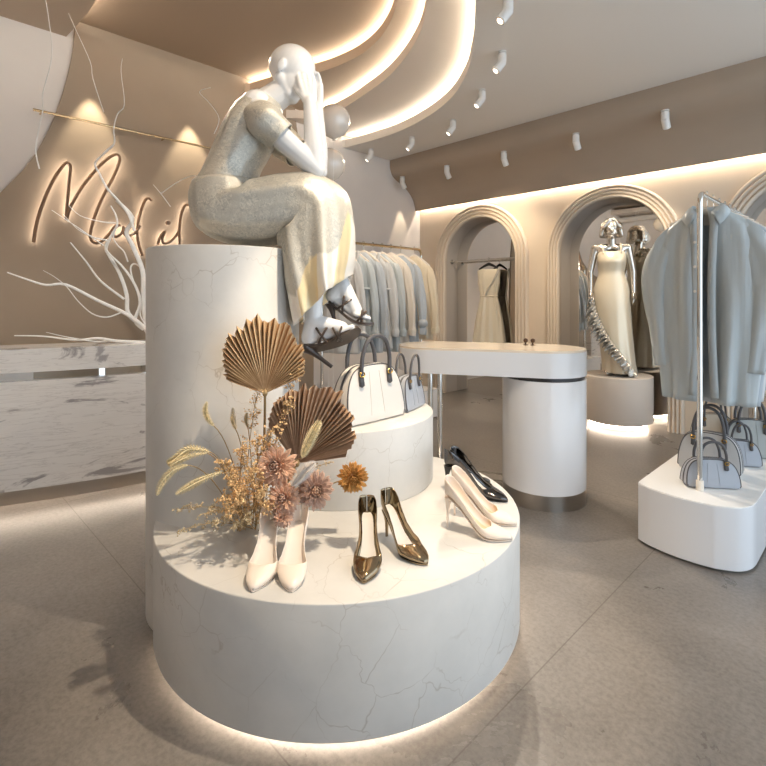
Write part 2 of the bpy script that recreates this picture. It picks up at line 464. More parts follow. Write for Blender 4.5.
wb = MB().prism([(-1.5, 0), (5.2, 0), (5.2, 3.6), (-1.5, 3.6)], A_BACK, A_BACK + 0.15, (), lambda b, z, a: W(a, b, z))
struct(wb.build('wall_back', M['white_wall'], smooth=False))
wl = MB().prism([(-0.7, 0), (4.55, 0), (4.55, 3.6), (-0.7, 3.6)], -1.65, -1.5, (), lambda a, z, b: W(a, b, z))
struct(wl.build('wall_left', M['white_wall'], smooth=False))
wf = MB().prism([(-2.9, 0), (-0.15, 0), (-0.15, 3.6), (-2.9, 3.6)], -1.75, -1.6, (), lambda b, z, a: W(a, b, z))
struct(wf.build('wall_front_unseen', M['brown'], smooth=False))  # unseen wall added behind the camera to block daylight
sk = MB().prism([(3.42, 0), (5.0, 0), (5.0, 0.06), (3.42, 0.06)], A_BACK - 0.012, A_BACK + 0.01, (), lambda b, z, a: W(a, b, z))
struct(sk.build('baseboard_back', M['white_wall'], smooth=False))

# taupe feature panel on the back wall: concave arc on both sides (b, z), 25 mm thick
def wall_bz(px, py):
    """where a view ray meets the back wall, as (b, z) on that wall"""
    d = V(((px - CX) / F, 1.0, (HZ - py) / F)); t = A_BACK / d.dot(DA); p = d * t
    return p.dot(DB), EYE + p.z
arc = [wall_bz(*q) for q in ((74, 30), (72, 52), (66, 80), (56, 112), (44, 138), (28, 164), (0, 193))]
arc = [(p.x, p.y) for p in smooth_path([V((x, y, 0)) for x, y in arc], 5)]
bl, zl = arc[-1]
left_low = [(bl - 0.25, zl - 0.16), (bl - 0.6, zl - 0.28), (bl - 0.95, zl - 0.33), (bl - 1.5, zl - 0.33), (bl - 1.5, 0.0)]
br = 3.22
right = [(br + 0.02, 0.0), (br + 0.02, 1.2), (br - 0.02, 1.9), (br - 0.10, 2.5), (br - 0.2, 3.0), (br - 0.25, 3.45), (arc[0][0] + 0.004, 3.45)]
poly = arc + left_low + right
pn = MB().prism(poly, A_BACK - 0.025, A_BACK + 0.001, (), lambda b, z, a: W(a, b, z))
struct(pn.build('wall_back_panel', M['brown'], smooth=False))

# ---------------------------------------------------------------- stepped ceiling
def cpt(px, py, z):
    Y = (z - EYE) * F / (HZ - py); return P(px, py, Y)
ZT = [2.92, 3.055, 3.19, 3.325]; TH = 0.085
def tail(last):   # carry the curve on through the back wall
    a, b = ab(last); return [W(4.5, b - (4.5 - a) * 1.2, 0)]
c1 = [cpt(*q, ZT[0]) for q in ((475, 0), (475, 22), (474, 40), (471, 58), (466, 75), (452, 97), (430, 115), (400, 131), (370, 141), (345, 147.5))]
c2 = [cpt(*q, ZT[1]) for q in ((427, -4), (425, 15), (419, 35), (405, 58), (388, 77), (368, 92), (345, 107), (318, 119))]
c3 = [cpt(*q, ZT[2]) for q in ((398, -4), (391, 20), (378, 40), (360, 55), (340, 65), (320, 72), (285, 82), (250, 92))]
near1 = [W(4.5, -1.32, 0), W(2.8, -1.32, 0), W(1.4, -1.28, 0), V((-1.4, -0.2, 0)), V((-0.4, 0.1, 0)), V((0.15, 0.9, 0)), V((0.38, 1.8, 0))]
near2 = [W(4.5, -0.95, 0), W(3.2, -0.95, 0), W(2.2, -0.75, 0), V((-1.1, 0.95, 0)), V((-0.5, 1.15, 0)), V((-0.05, 1.75, 0)), V((0.18, 2.4, 0))]
near3 = [W(4.5, 0.93, 0), V((-2.28, 3.69, 0)), V((-1.89, 3.31, 0)), V((-1.5, 2.75, 0)), V((-1.15, 2.3, 0)), V((-0.75, 2.12, 0)), V((-0.35, 2.3, 0)), V((-0.08, 2.75, 0))]
def loop_of(curve, near):
    cur = smooth_path([V((p.x, p.y, 0)) for p in curve], 5)
    t = tail(cur[-1])
    nn = near[:1] + smooth_path(near[1:] + [cur[0]], 5)[:-1]
    return cur + t + nn
LOOPS = [loop_of(c1, near1), loop_of(c2, near2), loop_of(c3, near3)]
# outer outline of the ceiling in (a,b)
OUT = [W(-1.6, -2.9, 0), W(-1.6, 5.1, 0), W(4.56, 5.1, 0), W(4.56, -2.9, 0)]
def inset(loop, d):
    out = []
    n = len(loop)
    area = sum(loop[i].x * loop[(i + 1) % n].y - loop[(i + 1) % n].x * loop[i].y for i in range(n))
    sg = 1 if area > 0 else -1
    for i in range(n):
        t = (loop[(i + 1) % n] - loop[i - 1]).normalized()
        out.append(loop[i] + V((t.y, -t.x, 0)) * d * sg)
    return out
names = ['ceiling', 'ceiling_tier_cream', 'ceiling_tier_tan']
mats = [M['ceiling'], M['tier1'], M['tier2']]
for k in range(3):
    hole = LOOPS[k]
    mb = MB().prism([(p.x, p.y) for p in OUT], ZT[k], ZT[k] + TH, [[(p.x, p.y) for p in hole]])
    struct(mb.build(names[k], mats[k], smooth=False))
    # LED tape on the ledge, just outside the lip (open curve: inside the room only)
    led = [p for p in inset(hole, 0.035) if ab(p)[0] < A_BACK - 0.03]
    i0 = max(range(len(led)), key=lambda i: (led[i] - led[i - 1]).length)
    led = led[i0:] + led[:i0]
    rings = [[p + V((0, 0, ZT[k] + TH + 0.001)), p + V((0, 0, ZT[k] + TH + 0.012))] for p in led]
    lm = MB().tube([p + V((0, 0, ZT[k] + TH + 0.008)) for p in led], 0.006, 6)
    o = tag(lm.build('led_strip', M['led'], smooth=False), ['warm light strip on the outermost ceiling step', 'warm light strip on the middle ceiling step', 'warm light strip on the innermost ceiling step'][k], 'light', 'cove light strips')
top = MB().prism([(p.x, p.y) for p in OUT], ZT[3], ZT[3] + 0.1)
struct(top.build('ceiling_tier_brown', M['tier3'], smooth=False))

# ---------------------------------------------------------------- ogee soffit over the arches
prof = [(4.43, 2.92), (4.43, 2.86), (4.44, 2.80), (4.475, 2.735), (4.55, 2.685), (4.66, 2.64), (4.75, 2.59), (4.83, 2.52), (4.875, 2.45), (4.90, 2.38), (4.91, 2.345), (4.93, 2.345), (4.93, 2.92)]
pp = smooth_path([V((x, y, 0)) for x, y in prof[:11]], 4) + [V((x, y, 0)) for x, y in prof[11:]]
so = MB().loft([[W(a, p.x, p.y) for p in pp] for a in (-0.9, A_BACK)], closed=True)
struct(so.build('soffit', M['soffit'], angle=40))
lm = MB().tube([W(-0.85, 4.965, 2.40), W(A_BACK - 0.02, 4.965, 2.40)], 0.007, 6)
tag(lm.build('led_strip', M['led'], smooth=False), 'warm light strip under the brown soffit above the arches', 'light')
def soffit_b(z):
    for p, q in zip(pp, pp[1:]):
        if q.y <= z <= p.y: return p.x + (q.x - p.x) * (p.y - z) / max(1e-6, p.y - q.y)
    return 4.5

# ---------------------------------------------------------------- adjustable spotlights
def make_spot(label, loc, lean, rz, group):
    """two short cylinders with a knuckle; origin at the ceiling/soffit plate, hangs down; lean = tilt of the lower can"""
    t = thing('ceiling_spotlight', label, 'spotlight', loc, rz, group)
    MB().lathe([(0.030, 0), (0.030, -0.006), (0.012, -0.007), (0.012, -0.014), (0.029, -0.016), (0.030, -0.022), (0.030, -0.075)], n=20).build('mount', M['white_matte'], t)
    d = V((math.sin(lean), 0, -math.cos(lean))); s = V((0, 0, -0.075)) - d * 0.012
    MB().tube([s, s + d * 0.004, s + d * 0.085, s + d * 0.088], [0.026, 0.030, 0.030, 0.027], 20).build('lamp_can', M['white_matte'], t)
    e = s + d * 0.086
    MB().tube([e, e + d * 0.003], [0.0275, 0.0265], 20).build('bezel', M['lens_ring'], t)
    MB().tube([e + d * 0.002, e + d * 0.0045], [0.021, 0.020], 20).build('lens', M['lens'], t)
    return t, e + d * 0.01
def beam(name, loc, target, power, angle, blend=0.6, col=(1.0, 0.80, 0.58), radius=0.03):
    l = bpy.data.lights.new(name, 'SPOT'); l.energy = power; l.spot_size = math.radians(angle); l.spot_blend = blend
    l.color = col; l.shadow_soft_size = radius
    o = bpy.data.objects.new(name, l); COL.objects.link(o); o.location = V(loc)
    o.rotation_euler = (V(target) - V(loc)).to_track_quat('-Z', 'Y').to_euler(); return o
ring = [(508, -2, 'nearest the viewer, at the top edge of the picture'), (502, 52, 'second from the viewer along the curved cove'), (482, 90, 'third from the viewer along the curved cove'),
        (453, 120, 'fourth from the viewer along the curved cove'), (412, 137, 'fifth from the viewer, above the end of the brown soffit'), (371, 149, 'farthest of the cove row, nearest the white back wall')]
RINGP = []
for px, py, lb in ring:
    p = cpt(px, py, 2.92); p.z = 2.92
    aim = V((-1.0, -0.12, 0)); RINGP.append(p)
    make_spot('white ceiling spotlight ' + lb, p, math.radians(38), math.atan2(aim.y, aim.x), 'spotlights along the cove')
for px, py, lb in ((403.5, 177, 'leftmost on the brown soffit, by the white wall'), (448, 166, 'on the brown soffit, second from the white wall'), (505, 152, 'on the brown soffit above the first arch'),
                   (577, 134, 'on the brown soffit left of the mannequin arch'), (666, 111, 'on the brown soffit, nearest the coat rack')):
    z0 = 2.66
    d = V(((px - CX) / F, 1.0, (HZ - py) / F))
    best = None
    for i in range(200):
        Y = 2.5 + i * 0.025; p = P(px, py, Y); a, b = ab(p)
        if 2.36 < p.z < 2.9:
            e = abs(b - soffit_b(p.z))
            if best is None or e < best[0]: best = (e, p)
    p = best[1]; a, b = ab(p)
    t, e = make_spot('white spotlight ' + lb, p + V((0, 0, 0.0)) - DB * 0.022, math.radians(36), ANG_B, 'spotlights on the brown soffit')
# ================================================================ central display plinth
PC = V((-0.162, 1.972, 0)); PR = 0.677; PZ = 0.406
CC = V((-0.635, 2.018, 0)); CR = 0.292; CZ = 1.386
SC = V((-0.185, 2.27, 0)); SR = 0.41; SZ = 0.696
pl = thing('display_plinth', 'tiered round display plinth of pale veined stone with a tall seat column at its left', 'plinth', PC)
def drum(mb, c, r, z0, z1, bev=0.004, n=128):
    return mb.lathe([(0.001, z0), (r - bev, z0), (r, z0 + bev), (r, z1 - bev), (r - bev * 0.4, z1 - bev * 0.3), (r - bev, z1), (0.001, z1)], c, n)
drum(MB(), PC, PR, 0.042, PZ).build('base_tier', M['stone'], pl, at=PC)
drum(MB(), SC, SR, PZ - 0.002, SZ).build('middle_tier', M['stone'], pl, at=PC)
drum(MB(), CC, CR, 0.0, CZ).build('tall_column', M['stone'], pl, at=PC)
MB().lathe([(0.001, 0.0), (PR - 0.10, 0.0), (PR - 0.10, 0.045), (0.001, 0.045)], PC, 96).build('recessed_foot', M['white_matte'], pl, at=PC)
def ring_pts(c, r, z, n=96): return [V(c) + V((r * math.cos(2 * PI * i / n), r * math.sin(2 * PI * i / n), z)) for i in range(n + 1)]
MB().tube(ring_pts(PC, PR - 0.075, 0.030, 120), 0.006, 6).build('led_strip', M['led_floor'], pl, at=PC, smooth=False)

# ================================================================ reception desk (curved, marble, left)
dk_front = smooth_path([V(p) for p in ((-3.5, 2.42, 0), (-2.75, 2.56, 0), (-2.13, 2.78, 0), (-1.50, 3.14, 0), (-1.02, 3.62, 0), (-0.72, 4.1, 0))], 10)
def band(path, d0, d1, z0, z1):
    """strip of the plan between two offsets behind the front line, extruded z0..z1"""
    f, b = [], []
    for i, p in enumerate(path):
        t = (path[min(i + 1, len(path) - 1)] - path[max(i - 1, 0)]).normalized(); nrm = V((-t.y, t.x, 0))
        f.append(p + nrm * d0); b.append(p + nrm * d1)
    return MB().loft([[x + V((0, 0, z0)), x + V((0, 0, z1)), y + V((0, 0, z1)), y + V((0, 0, z0))] for x, y in zip(f, b)], True)
D0 = V((-2.0, 3.0, 0))
dk = thing('reception_desk', 'long curved reception desk clad in white streaked marble below the lit sign', 'desk', D0)
band(dk_front, 0.0, 0.31, 0.115, 0.728).build('body', M['marble'], dk, at=D0, angle=40)
band(dk_front, 0.03, 0.29, 0.726, 0.781).build('mirror_band', M['mirror'], dk, at=D0, angle=40)
band(dk_front, -0.012, 0.325, 0.779, 0.912).build('countertop', M['marble'], dk, at=D0, angle=40)
band(dk_front, 0.12, 0.28, 0.0, 0.117).build('plinth', M['steel'], dk, at=D0, angle=40)
mb = MB(); pth = []
for i, p in enumerate(dk_front):
    t = (dk_front[min(i + 1, len(dk_front) - 1)] - dk_front[max(i - 1, 0)]).normalized(); pth.append(p + V((-t.y, t.x, 0)) * 0.10 + V((0, 0, 0.102)))
mb.tube(pth, 0.006, 6).build('led_strip', M['led_floor'], dk, at=D0, smooth=False)

# ================================================================ white counter on a drum
KA = V((0.975, 3.037, 0)); KB = V((0.345, 3.225, 0)); KR = 0.245
ct = thing('display_counter', 'white lacquered counter with rounded ends on one fat drum and chrome legs', 'counter', KA)
def stadium(a, b, r, n=28):
    d = (b - a).normalized(); ang = math.atan2(d.y, d.x); out = []
    for i in range(n + 1):
        t = ang + PI / 2 + PI * i / n; out.append((a.x + r * math.cos(t), a.y + r * math.sin(t)))
    for i in range(n + 1):
        t = ang - PI / 2 + PI * i / n; out.append((b.x + r * math.cos(t), b.y + r * math.sin(t)))
    return out
MB().prism(stadium(KA, KB, KR), 0.748, 0.888).build('top_slab', M['white_gloss'], ct, at=KA)
MB().prism(stadium(KA, KB, KR - 0.004), 0.888, 0.900).build('marble_top', M['cream_top'], ct, at=KA)
MB().lathe([(0.001, 0.724), (KR - 0.012, 0.724), (KR - 0.012, 0.749), (0.001, 0.749)], KA, 64).build('shadow_gap', M['black_heel'], ct, at=KA)
drum(MB(), KA, KR - 0.002, 0.085, 0.725, 0.003, 96).build('drum', M['white_gloss'], ct, at=KA)
MB().lathe([(0.001, 0.0), (KR - 0.004, 0.0), (KR - 0.004, 0.086), (0.001, 0.086)], KA, 96).build('kick_band', M['steel'], ct, at=KA)
for x, y in ((0.300, 3.17), (0.365, 3.20)):
    MB().lathe([(0.022, 0), (0.022, 0.006), (0.0165, 0.008), (0.0165, 0.748)], (x, y, 0), 20).build('leg', M['chrome'], ct, at=KA)
for k, (px, py) in enumerate(((524.5, 346), (531, 346))):
    p = V((0.91 + 0.042 * k, 3.19 - 0.012 * k, 0.900))
    t = thing('ring_stand', ['left', 'right'][k] + ' one of two small dark round-topped stands on the counter', 'stand', p, 0, 'small stands on the counter')
    MB().lathe([(0.001, 0), (0.016, 0), (0.016, 0.003), (0.005, 0.006), (0.004, 0.018), (0.001, 0.019)], n=16).build('foot', M['dark_knob'], t)
    MB().ball((0, 0, 0.029), 0.0145, 14, 10).build('knob', M['dark_knob'], t)

# ================================================================ low white plinth with the coat rack (right)
def d_plinth(a0, a1, b0, b1, bulge, r=0.07):
    """plan in (a,b): rounded front end at b0"""
    pts = [(a1, b1), (a0, b1)]
    n = 16; front = []
    for i in range(n + 1):
        t = i / n; a = a0 + (a1 - a0) * t
        front.append((a, b0 - bulge * math.sin(PI * t) ** 0.8))
    # soften the near right corner
    keep = [p for p in front if a0 + 0.09 < p[0] < a1 - 0.03]
    near = [(a0, b0 + 0.13), (a0 + 0.006, b0 + 0.07), (a0 + 0.025, b0 + 0.022), (a0 + 0.055, b0 - 0.012)]
    farc = [(a1 - 0.012, b0 - 0.002), (a1 - 0.002, b0 + 0.012), (a1, b0 + 0.04)]
    front = [(p.x, p.y) for p in smooth_path([V((x, y, 0)) for x, y in near + keep + farc], 4)]
    return [W(a, b, 0) for a, b in pts + front]
R0 = W(0.655, 3.2, 0)
rp = thing('rack_plinth', 'low white plinth with a rounded front under the coat rack and handbags', 'plinth', R0)
loop = d_plinth(0.430, 0.890, 2.625, 4.2, 0.06)
MB().prism([(p.x, p.y) for p in loop], 0.012, 0.284).build('body', M['white_gloss'], rp, at=R0, angle=28)
MB().prism([(p.x, p.y) for p in [R0 + (p - R0) * 0.965 for p in loop]], 0.0, 0.013).build('foot', M['steel'], rp, at=R0)
MB().prism([(p.x, p.y) for p in [R0 + (p - R0) * 0.994 for p in loop]], 0.284, 0.288).build('top_panel', M['white_matte'], rp, at=R0)
q = W(0.4345, 3.15, 0.16)
MB().box(q, (0.36, 0.006, 0.028), ANG_B, 0.002).build('grip_groove', M['white_matte'], rp, at=R0)

RACK_Z = 1.700
def rack(label, a, b0, b1, zb, curved_far=True, r=0.0125):
    o = W(a, b0, zb)
    t = thing('clothes_rack', label, 'clothes rack', o)
    k = []
    for i in range(7):
        th = PI / 2 * i / 6; k.append(W(a, b0 + 0.05 - 0.05 * math.cos(th), RACK_Z - 0.05 + 0.05 * math.sin(th)))
    far = []
    for i in range(7):
        th = PI / 2 * i / 6; far.append(W(a, b1 - 0.05 + 0.05 * math.sin(th), RACK_Z - 0.05 + 0.05 * math.cos(th)))
    MB().tube([W(a, b0, zb + 0.004), W(a, b0, RACK_Z - 0.06)], r, 16).build('post', M['chrome'], t, at=o)
    MB().tube([W(a, b1, zb + 0.004), W(a, b1, RACK_Z - 0.06)], r, 16).build('post', M['chrome'], t, at=o)
    MB().tube([k[0] - V((0, 0, 0.012))] + k + far + [far[-1] - V((0, 0, 0.012))], r * 0.96, 16).build('hanging_rail', M['chrome' if zb > 0.28 and a < 2 else 'brass'], t, at=o)
    for b in (b0, b1):
        MB().lathe([(0.001, 0.0), (0.0165, 0.0), (0.0165, 0.045), (0.0135, 0.048), (0.001, 0.049)], W(a, b, zb), 20).build('foot', M['cream_hanger' if a < 2 else 'brass'], t, at=o)
    return t
rack('chrome clothes rack standing on the right white plinth, hung with blue grey coats', 0.646, 2.735, 4.05, 0.288)
# the rack in the back corner
B0 = W(3.43, 3.3, 0)
rp2 = thing('rack_plinth', 'low white plinth under the back clothes rack beside the first arch', 'plinth', B0)
loop2 = [W(3.21, 2.55, 0), W(3.21, 3.90, 0), W(3.25, 3.95, 0), W(3.64, 3.95, 0), W(3.64, 2.55, 0)]
MB().prism([(p.x, p.y) for p in loop2], 0.012, 0.284).build('body', M['white_gloss'], rp2, at=B0)
MB().prism([(p.x, p.y) for p in [B0 + (p - B0) * 0.94 for p in loop2]], 0.0, 0.013).build('foot', M['steel'], rp2, at=B0)
rack('brass clothes rack in the back corner, hung with grey garments and a beige blouse', 3.43, 2.62, 3.905, 0.284)

# hanging rail in the first niche
o = W(3.475, 5.10, 1.66)
t = thing('niche_rail', 'chrome rail across the first arched niche, holding the ivory dress', 'rail', o)
MB().tube([W(3.475 - 0.49, 5.10, 1.66), W(3.475 + 0.49, 5.10, 1.66)], 0.012, 14).build('rod', M['chrome'], t, at=o)
for s in (-1, 1):
    MB().tube([W(3.475 + s * 0.4905, 5.10, 1.66), W(3.475 + s * 0.478, 5.10, 1.66)], 0.026, 18).build('flange', M['chrome'], t, at=o)

# ================================================================ plinth of the standing mannequin
MC = W(1.84, 4.91, 0); MZ = 0.475
mp = thing('mannequin_plinth', 'low round taupe plinth with a glowing foot in front of the second arch', 'plinth', MC)
m_st = plain('taupe_plinth_paint', rgb(206, 196, 186), 0.5)
drum(MB(), MC, 0.305, 0.055, MZ, 0.004, 80).build('drum', m_st, mp, at=MC)
MB().lathe([(0.001, 0), (0.23, 0), (0.23, 0.056), (0.001, 0.056)], MC, 48).build('recessed_foot', M['white_matte'], mp, at=MC)
MB().tube(ring_pts(MC, 0.255, 0.035, 64), 0.006, 6).build('led_strip', M['led_floor'], mp, at=MC, smooth=False)

# ================================================================ neon-style sign on the taupe panel
def wallpt(px, py, off):
    d = V(((px - CX) / F, 1.0, (HZ - py) / F)); t = (A_BACK - off) / d.dot(DA); p = d * t; p.z += EYE; return p
def zs(pts): return [(20 + x / 3.83, 130 + y / 3.83) for x, y in pts]
STROKES = [
    [(52, 430), (65, 352), (95, 262), (130, 188), (163, 140), (182, 126), (193, 140), (190, 182), (184, 250), (177, 345), (192, 298), (230, 230), (280, 165), (330, 115), (365, 95), (381, 102), (378, 130), (355, 185), (320, 250), (290, 320), (272, 382), (270, 415), (286, 432), (312, 427), (342, 398), (364, 370),
     (384, 364), (362, 374), (351, 396), (368, 409), (390, 394), (398, 370), (396, 392), (412, 406), (440, 394), (460, 366)],
    [(505, 271), (494, 262), (480, 269), (464, 308), (452, 358), (450, 410), (458, 450), (470, 482)],
    [(528, 438), (538, 408), (556, 388), (545, 415), (552, 434), (580, 424), (606, 392), (612, 360)],
    [(658, 300), (646, 287), (630, 292), (616, 330), (611, 380), (611, 436), (614, 470)],
]
sg0 = wallpt(110, 215, 0.07)
sg = thing('wall_sign', 'cursive brown tube sign with a warm glow mounted on the taupe wall', 'sign', sg0)
for st in STROKES:
    a = smooth_path([wallpt(*q, 0.085) for q in zs(st)], 4)
    MB().tube(a, 0.0115, 8).build('letter_tube', M['sign'], sg, at=sg0)
    b = smooth_path([wallpt(*q, 0.055) for q in zs(st)], 4)
    MB().tube(b, 0.0065, 6).build('glow_tube', M['led_sign'], sg, at=sg0, smooth=False)
dot = wallpt(20 + 567 / 3.83, 130 + 356 / 3.83, 0.07)
MB().tube([dot + DA * -0.014, dot - DA * -0.014], 0.018, 16).build('letter_dot', M['sign'], sg, at=sg0)
MB().ball(wallpt(20 + 567 / 3.83, 130 + 356 / 3.83, 0.04), 0.012, 10, 6).build('glow_dot', M['led_sign'], sg, at=sg0, smooth=False)
# brass picture rail above the sign
r0, r1 = wallpt(33, 108, 0.10), wallpt(262, 160.5, 0.10)
r1.z = r0.z = (r0.z + r1.z) / 2
t = thing('wall_rail', 'thin brass rail running along the taupe wall above the lit sign', 'rail', r0)
MB().tube([r0, r1], 0.009, 10).build('rod', M['brass'], t, at=r0)
for f in (0.03, 0.5, 0.97):
    p = r0.lerp(r1, f); MB().tube([p, p + DA * 0.078], 0.006, 8).build('bracket', M['brass'], t, at=r0)

# ================================================================ bleached branch on the desk
def z6(pts, Y0=3.15, Y1=3.05):
    n = len(pts); return [P(x / 3.48, 200 + y / 3.48, Y0 + (Y1 - Y0) * i / (n - 1)) for i, (x, y) in enumerate(pts)]
def z1(pts, Y0=3.1, Y1=3.0):
    n = len(pts); return [P(x / 2.99, y / 2.99, Y0 + (Y1 - Y0) * i / (n - 1)) for i, (x, y) in enumerate(pts)]
LIMBS = [
    (z6([(560, 505), (520, 470), (500, 442), (442, 398), (340, 350), (230, 295), (160, 296), (90, 275), (25, 252)], 3.3, 2.95), 0.017, 0.0035),
    (z6([(500, 442), (447, 395), (441, 330), (416, 255), (378, 190), (370, 165), (390, 120), (408, 85), (402, 50), (385, 20)], 3.25, 3.1), 0.015, 0.004),
    (z6([(520, 470), (505, 400), (500, 330), (496, 245), (462, 160), (440, 112), (462, 62), (405, 0)], 3.35, 3.15), 0.020, 0.010),
    (z1([(402, 690), (384, 640), (352, 598), (322, 565), (298, 520), (284, 488), (310, 460), (341, 430), (340, 385), (352, 340), (372, 312), (362, 215), (366, 175)], 3.16, 2.95), 0.009, 0.0012),
    (z6([(432, 345), (350, 282), (300, 215), (245, 148)], 3.2, 2.95), 0.008, 0.0035),
    (z6([(420, 392), (372, 408), (320, 395), (270, 350), (232, 302), (190, 268), (150, 245)], 3.15, 2.9), 0.005, 0.0014),
    (z6([(560, 505), (500, 496), (405, 490), (340, 481), (262, 487), (150, 474), (50, 472)], 3.3, 2.95), 0.012, 0.003),
    (z6([(390, 487), (330, 492), (240, 478), (160, 460)], 3.2, 2.95), 0.005, 0.0016),
    (z6([(500, 450), (470, 420), (487, 365), (480, 320), (455, 270), (420, 225), (388, 195), (366, 165), (374, 140)], 3.28, 3.1), 0.012, 0.004),
    (z6([(498, 240), (470, 222), (455, 235), (462, 275), (490, 350), (488, 400), (510, 440)], 3.3, 3.25), 0.006, 0.004),
    (z6([(445, 215), (432, 180), (410, 158), (395, 130), (408, 90)], 3.2, 3.1), 0.005, 0.003),
    (z6([(372, 140), (320, 128), (270, 95), (232, 70), (180, 35)], 3.12, 2.95), 0.005, 0.0016),
    (z6([(402, 80), (350, 75), (280, 55), (240, 20)], 3.14, 3.0), 0.005, 0.0016),
    (z6([(360, 158), (320, 130), (268, 100), (220, 50)], 3.12, 3.0), 0.004, 0.0014),
    (z1([(118, 505), (107, 440), (128, 330), (128, 280), (152, 190), (155, 130), (148, 75), (140, 20), (130, -30)], 2.95, 2.75), 0.004, 0.0016),
    (z1([(310, 335), (278, 235), (270, 185), (228, 92), (205, 40)], 3.0, 2.85), 0.003, 0.0014),
    (z1([(284, 488), (312, 455), (340, 430)], 3.05, 3.0), 0.003, 0.002),
    (z1([(480, 580), (530, 545), (580, 525), (612, 545)], 3.15, 3.05), 0.003, 0.0014),
    (z1([(510, 618), (482, 580), (458, 552)], 3.15, 3.05), 0.003, 0.0014),
    (z1([(640, 400), (655, 355), (628, 310), (596, 275), (630, 262)], 3.2, 3.05), 0.0025, 0.0014),
]
bb = P(158, 352, 3.32); bb.z = 0.912
br_ = thing('bleached_branch', 'bare bleached white tree branch lying on the marble desk with twigs reaching left', 'branch', bb)
for pts, ra, rb in LIMBS:
    s = smooth_path(pts, 4); n = len(s)
    MB().tube(s, [ra + (rb - ra) * i / (n - 1) for i in range(n)], 7).build('limb', M['branch'], br_, at=bb)
# foot of the branch down to the desk top
f0 = P(520 / 3.48, 200 + 470 / 3.48, 3.33)
MB().tube([f0 + V((-0.02, -0.02, 0.05)), f0 + V((0.03, 0.02, -0.01)), V((f0.x + 0.05, f0.y + 0.02, 0.914))], [0.016, 0.022, 0.024], 8).build('limb', M['branch'], br_, at=bb)

# ================================================================ pearl balloons behind the seated mannequin
for px, py, Y, r, lb in ((334, 121.5, 3.2, 0.106, 'upper'), (329, 165, 3.45, 0.112, 'lower')):
    c = P(px, py, Y)
    t = thing('balloon', lb + ' pearl balloon floating behind the seated mannequin', 'balloon', (c.x, c.y, 0))
    MB().lathe([(0.001, -r * 1.14), (0.012, -r * 1.12), (0.006, -r * 1.06), (r * 0.30, -r * 0.96), (r * 0.62, -r * 0.76), (r * 0.88, -r * 0.42), (r, 0.0), (r * 0.97, r * 0.25), (r * 0.86, r * 0.54), (r * 0.66, r * 0.77), (r * 0.35, r * 0.94), (0.001, r)], (0, 0, c.z), 40).build('skin', M['balloon'], t)
    MB().tube([(0, 0, c.z - r * 1.12), (-0.01, 0.005, c.z * 0.6), (0, 0, 0.03)], 0.0012, 5).build('ribbon', M['white_matte'], t)
    MB().lathe([(0.001, 0), (0.035, 0), (0.035, 0.03), (0.001, 0.034)], n=20).build('weight', M['white_matte'], t)

# ================================================================ lights
beam('key_spot', (0.34, 1.42, 2.86), (-0.15, 1.86, 0.4), 42, 84, 0.5, (1.0, 0.83, 0.62), 0.03)
beam('key_spot', (0.34, 1.42, 2.86), (0.0, 1.84, 0.4), 98, 43, 0.35, (1.0, 0.83, 0.62), 0.03)
beam('desk_fill_light', (-0.95, 1.7, 3.0), (-2.1, 2.75, 0.45), 70, 70, 0.7, (1.0, 0.95, 0.88), 0.04)  # unseen lamp added to brighten the desk
beam('rim_spot', RINGP[3] + V((0, 0, -0.2)), (-0.40, 2.0, 1.55), 45, 40, 0.6, (1.0, 0.86, 0.68), 0.03)
beam('rim_spot', (-1.5, 3.4, 3.1), (-0.55, 2.0, 1.75), 60, 40, 0.6, (1.0, 0.86, 0.68), 0.03)
beam('plinth_spot', RINGP[2] + V((0, 0, -0.2)), (1.4, 2.7, 0.6), 70, 70, 0.8, (1.0, 0.87, 0.72), 0.03)
beam('floor_spot', RINGP[1] + V((0, 0, -0.2)), (0.9, 2.6, 0.0), 50, 70, 0.8, (1.0, 0.85, 0.68), 0.03)
beam('rack_spot', W(2.75, 2.7, 2.8), W(3.45, 3.3, 1.0), 52, 80, 0.8, (1.0, 0.85, 0.68), 0.03)
beam('arch_spot', W(2.9, 4.2, 2.55), W(3.2, 5.1, 1.1), 30, 95, 0.8, (1.0, 0.82, 0.6), 0.03)
beam('mannequin_spot', W(1.7, 4.25, 2.6), MC + V((0, 0, 1.3)), 55, 75, 0.8, (1.0, 0.85, 0.66), 0.03)
beam('wash_spot', W(4.30, 4.62, 2.58), W(4.36, 4.62, 1.0), 14, 40, 0.4, (1.0, 0.80, 0.55), 0.02)
for px, py in ((90, 103), (188, 130)):
    q = wallpt(px, py, 0.0); _, b = ab(q)
    beam('wall_washer', W(A_BACK - 0.13, b, q.z + 0.22), W(A_BACK - 0.10, b, 0.6), 30, 54, 0.55, (1.0, 0.84, 0.60), 0.015)
w = bpy.data.worlds.new('daylight'); sc.world = w; w.use_nodes = True
w.node_tree.nodes['Background'].inputs['Color'].default_value = (0.74, 0.87, 1.0, 1)
w.node_tree.nodes['Background'].inputs['Strength'].default_value = 1.28

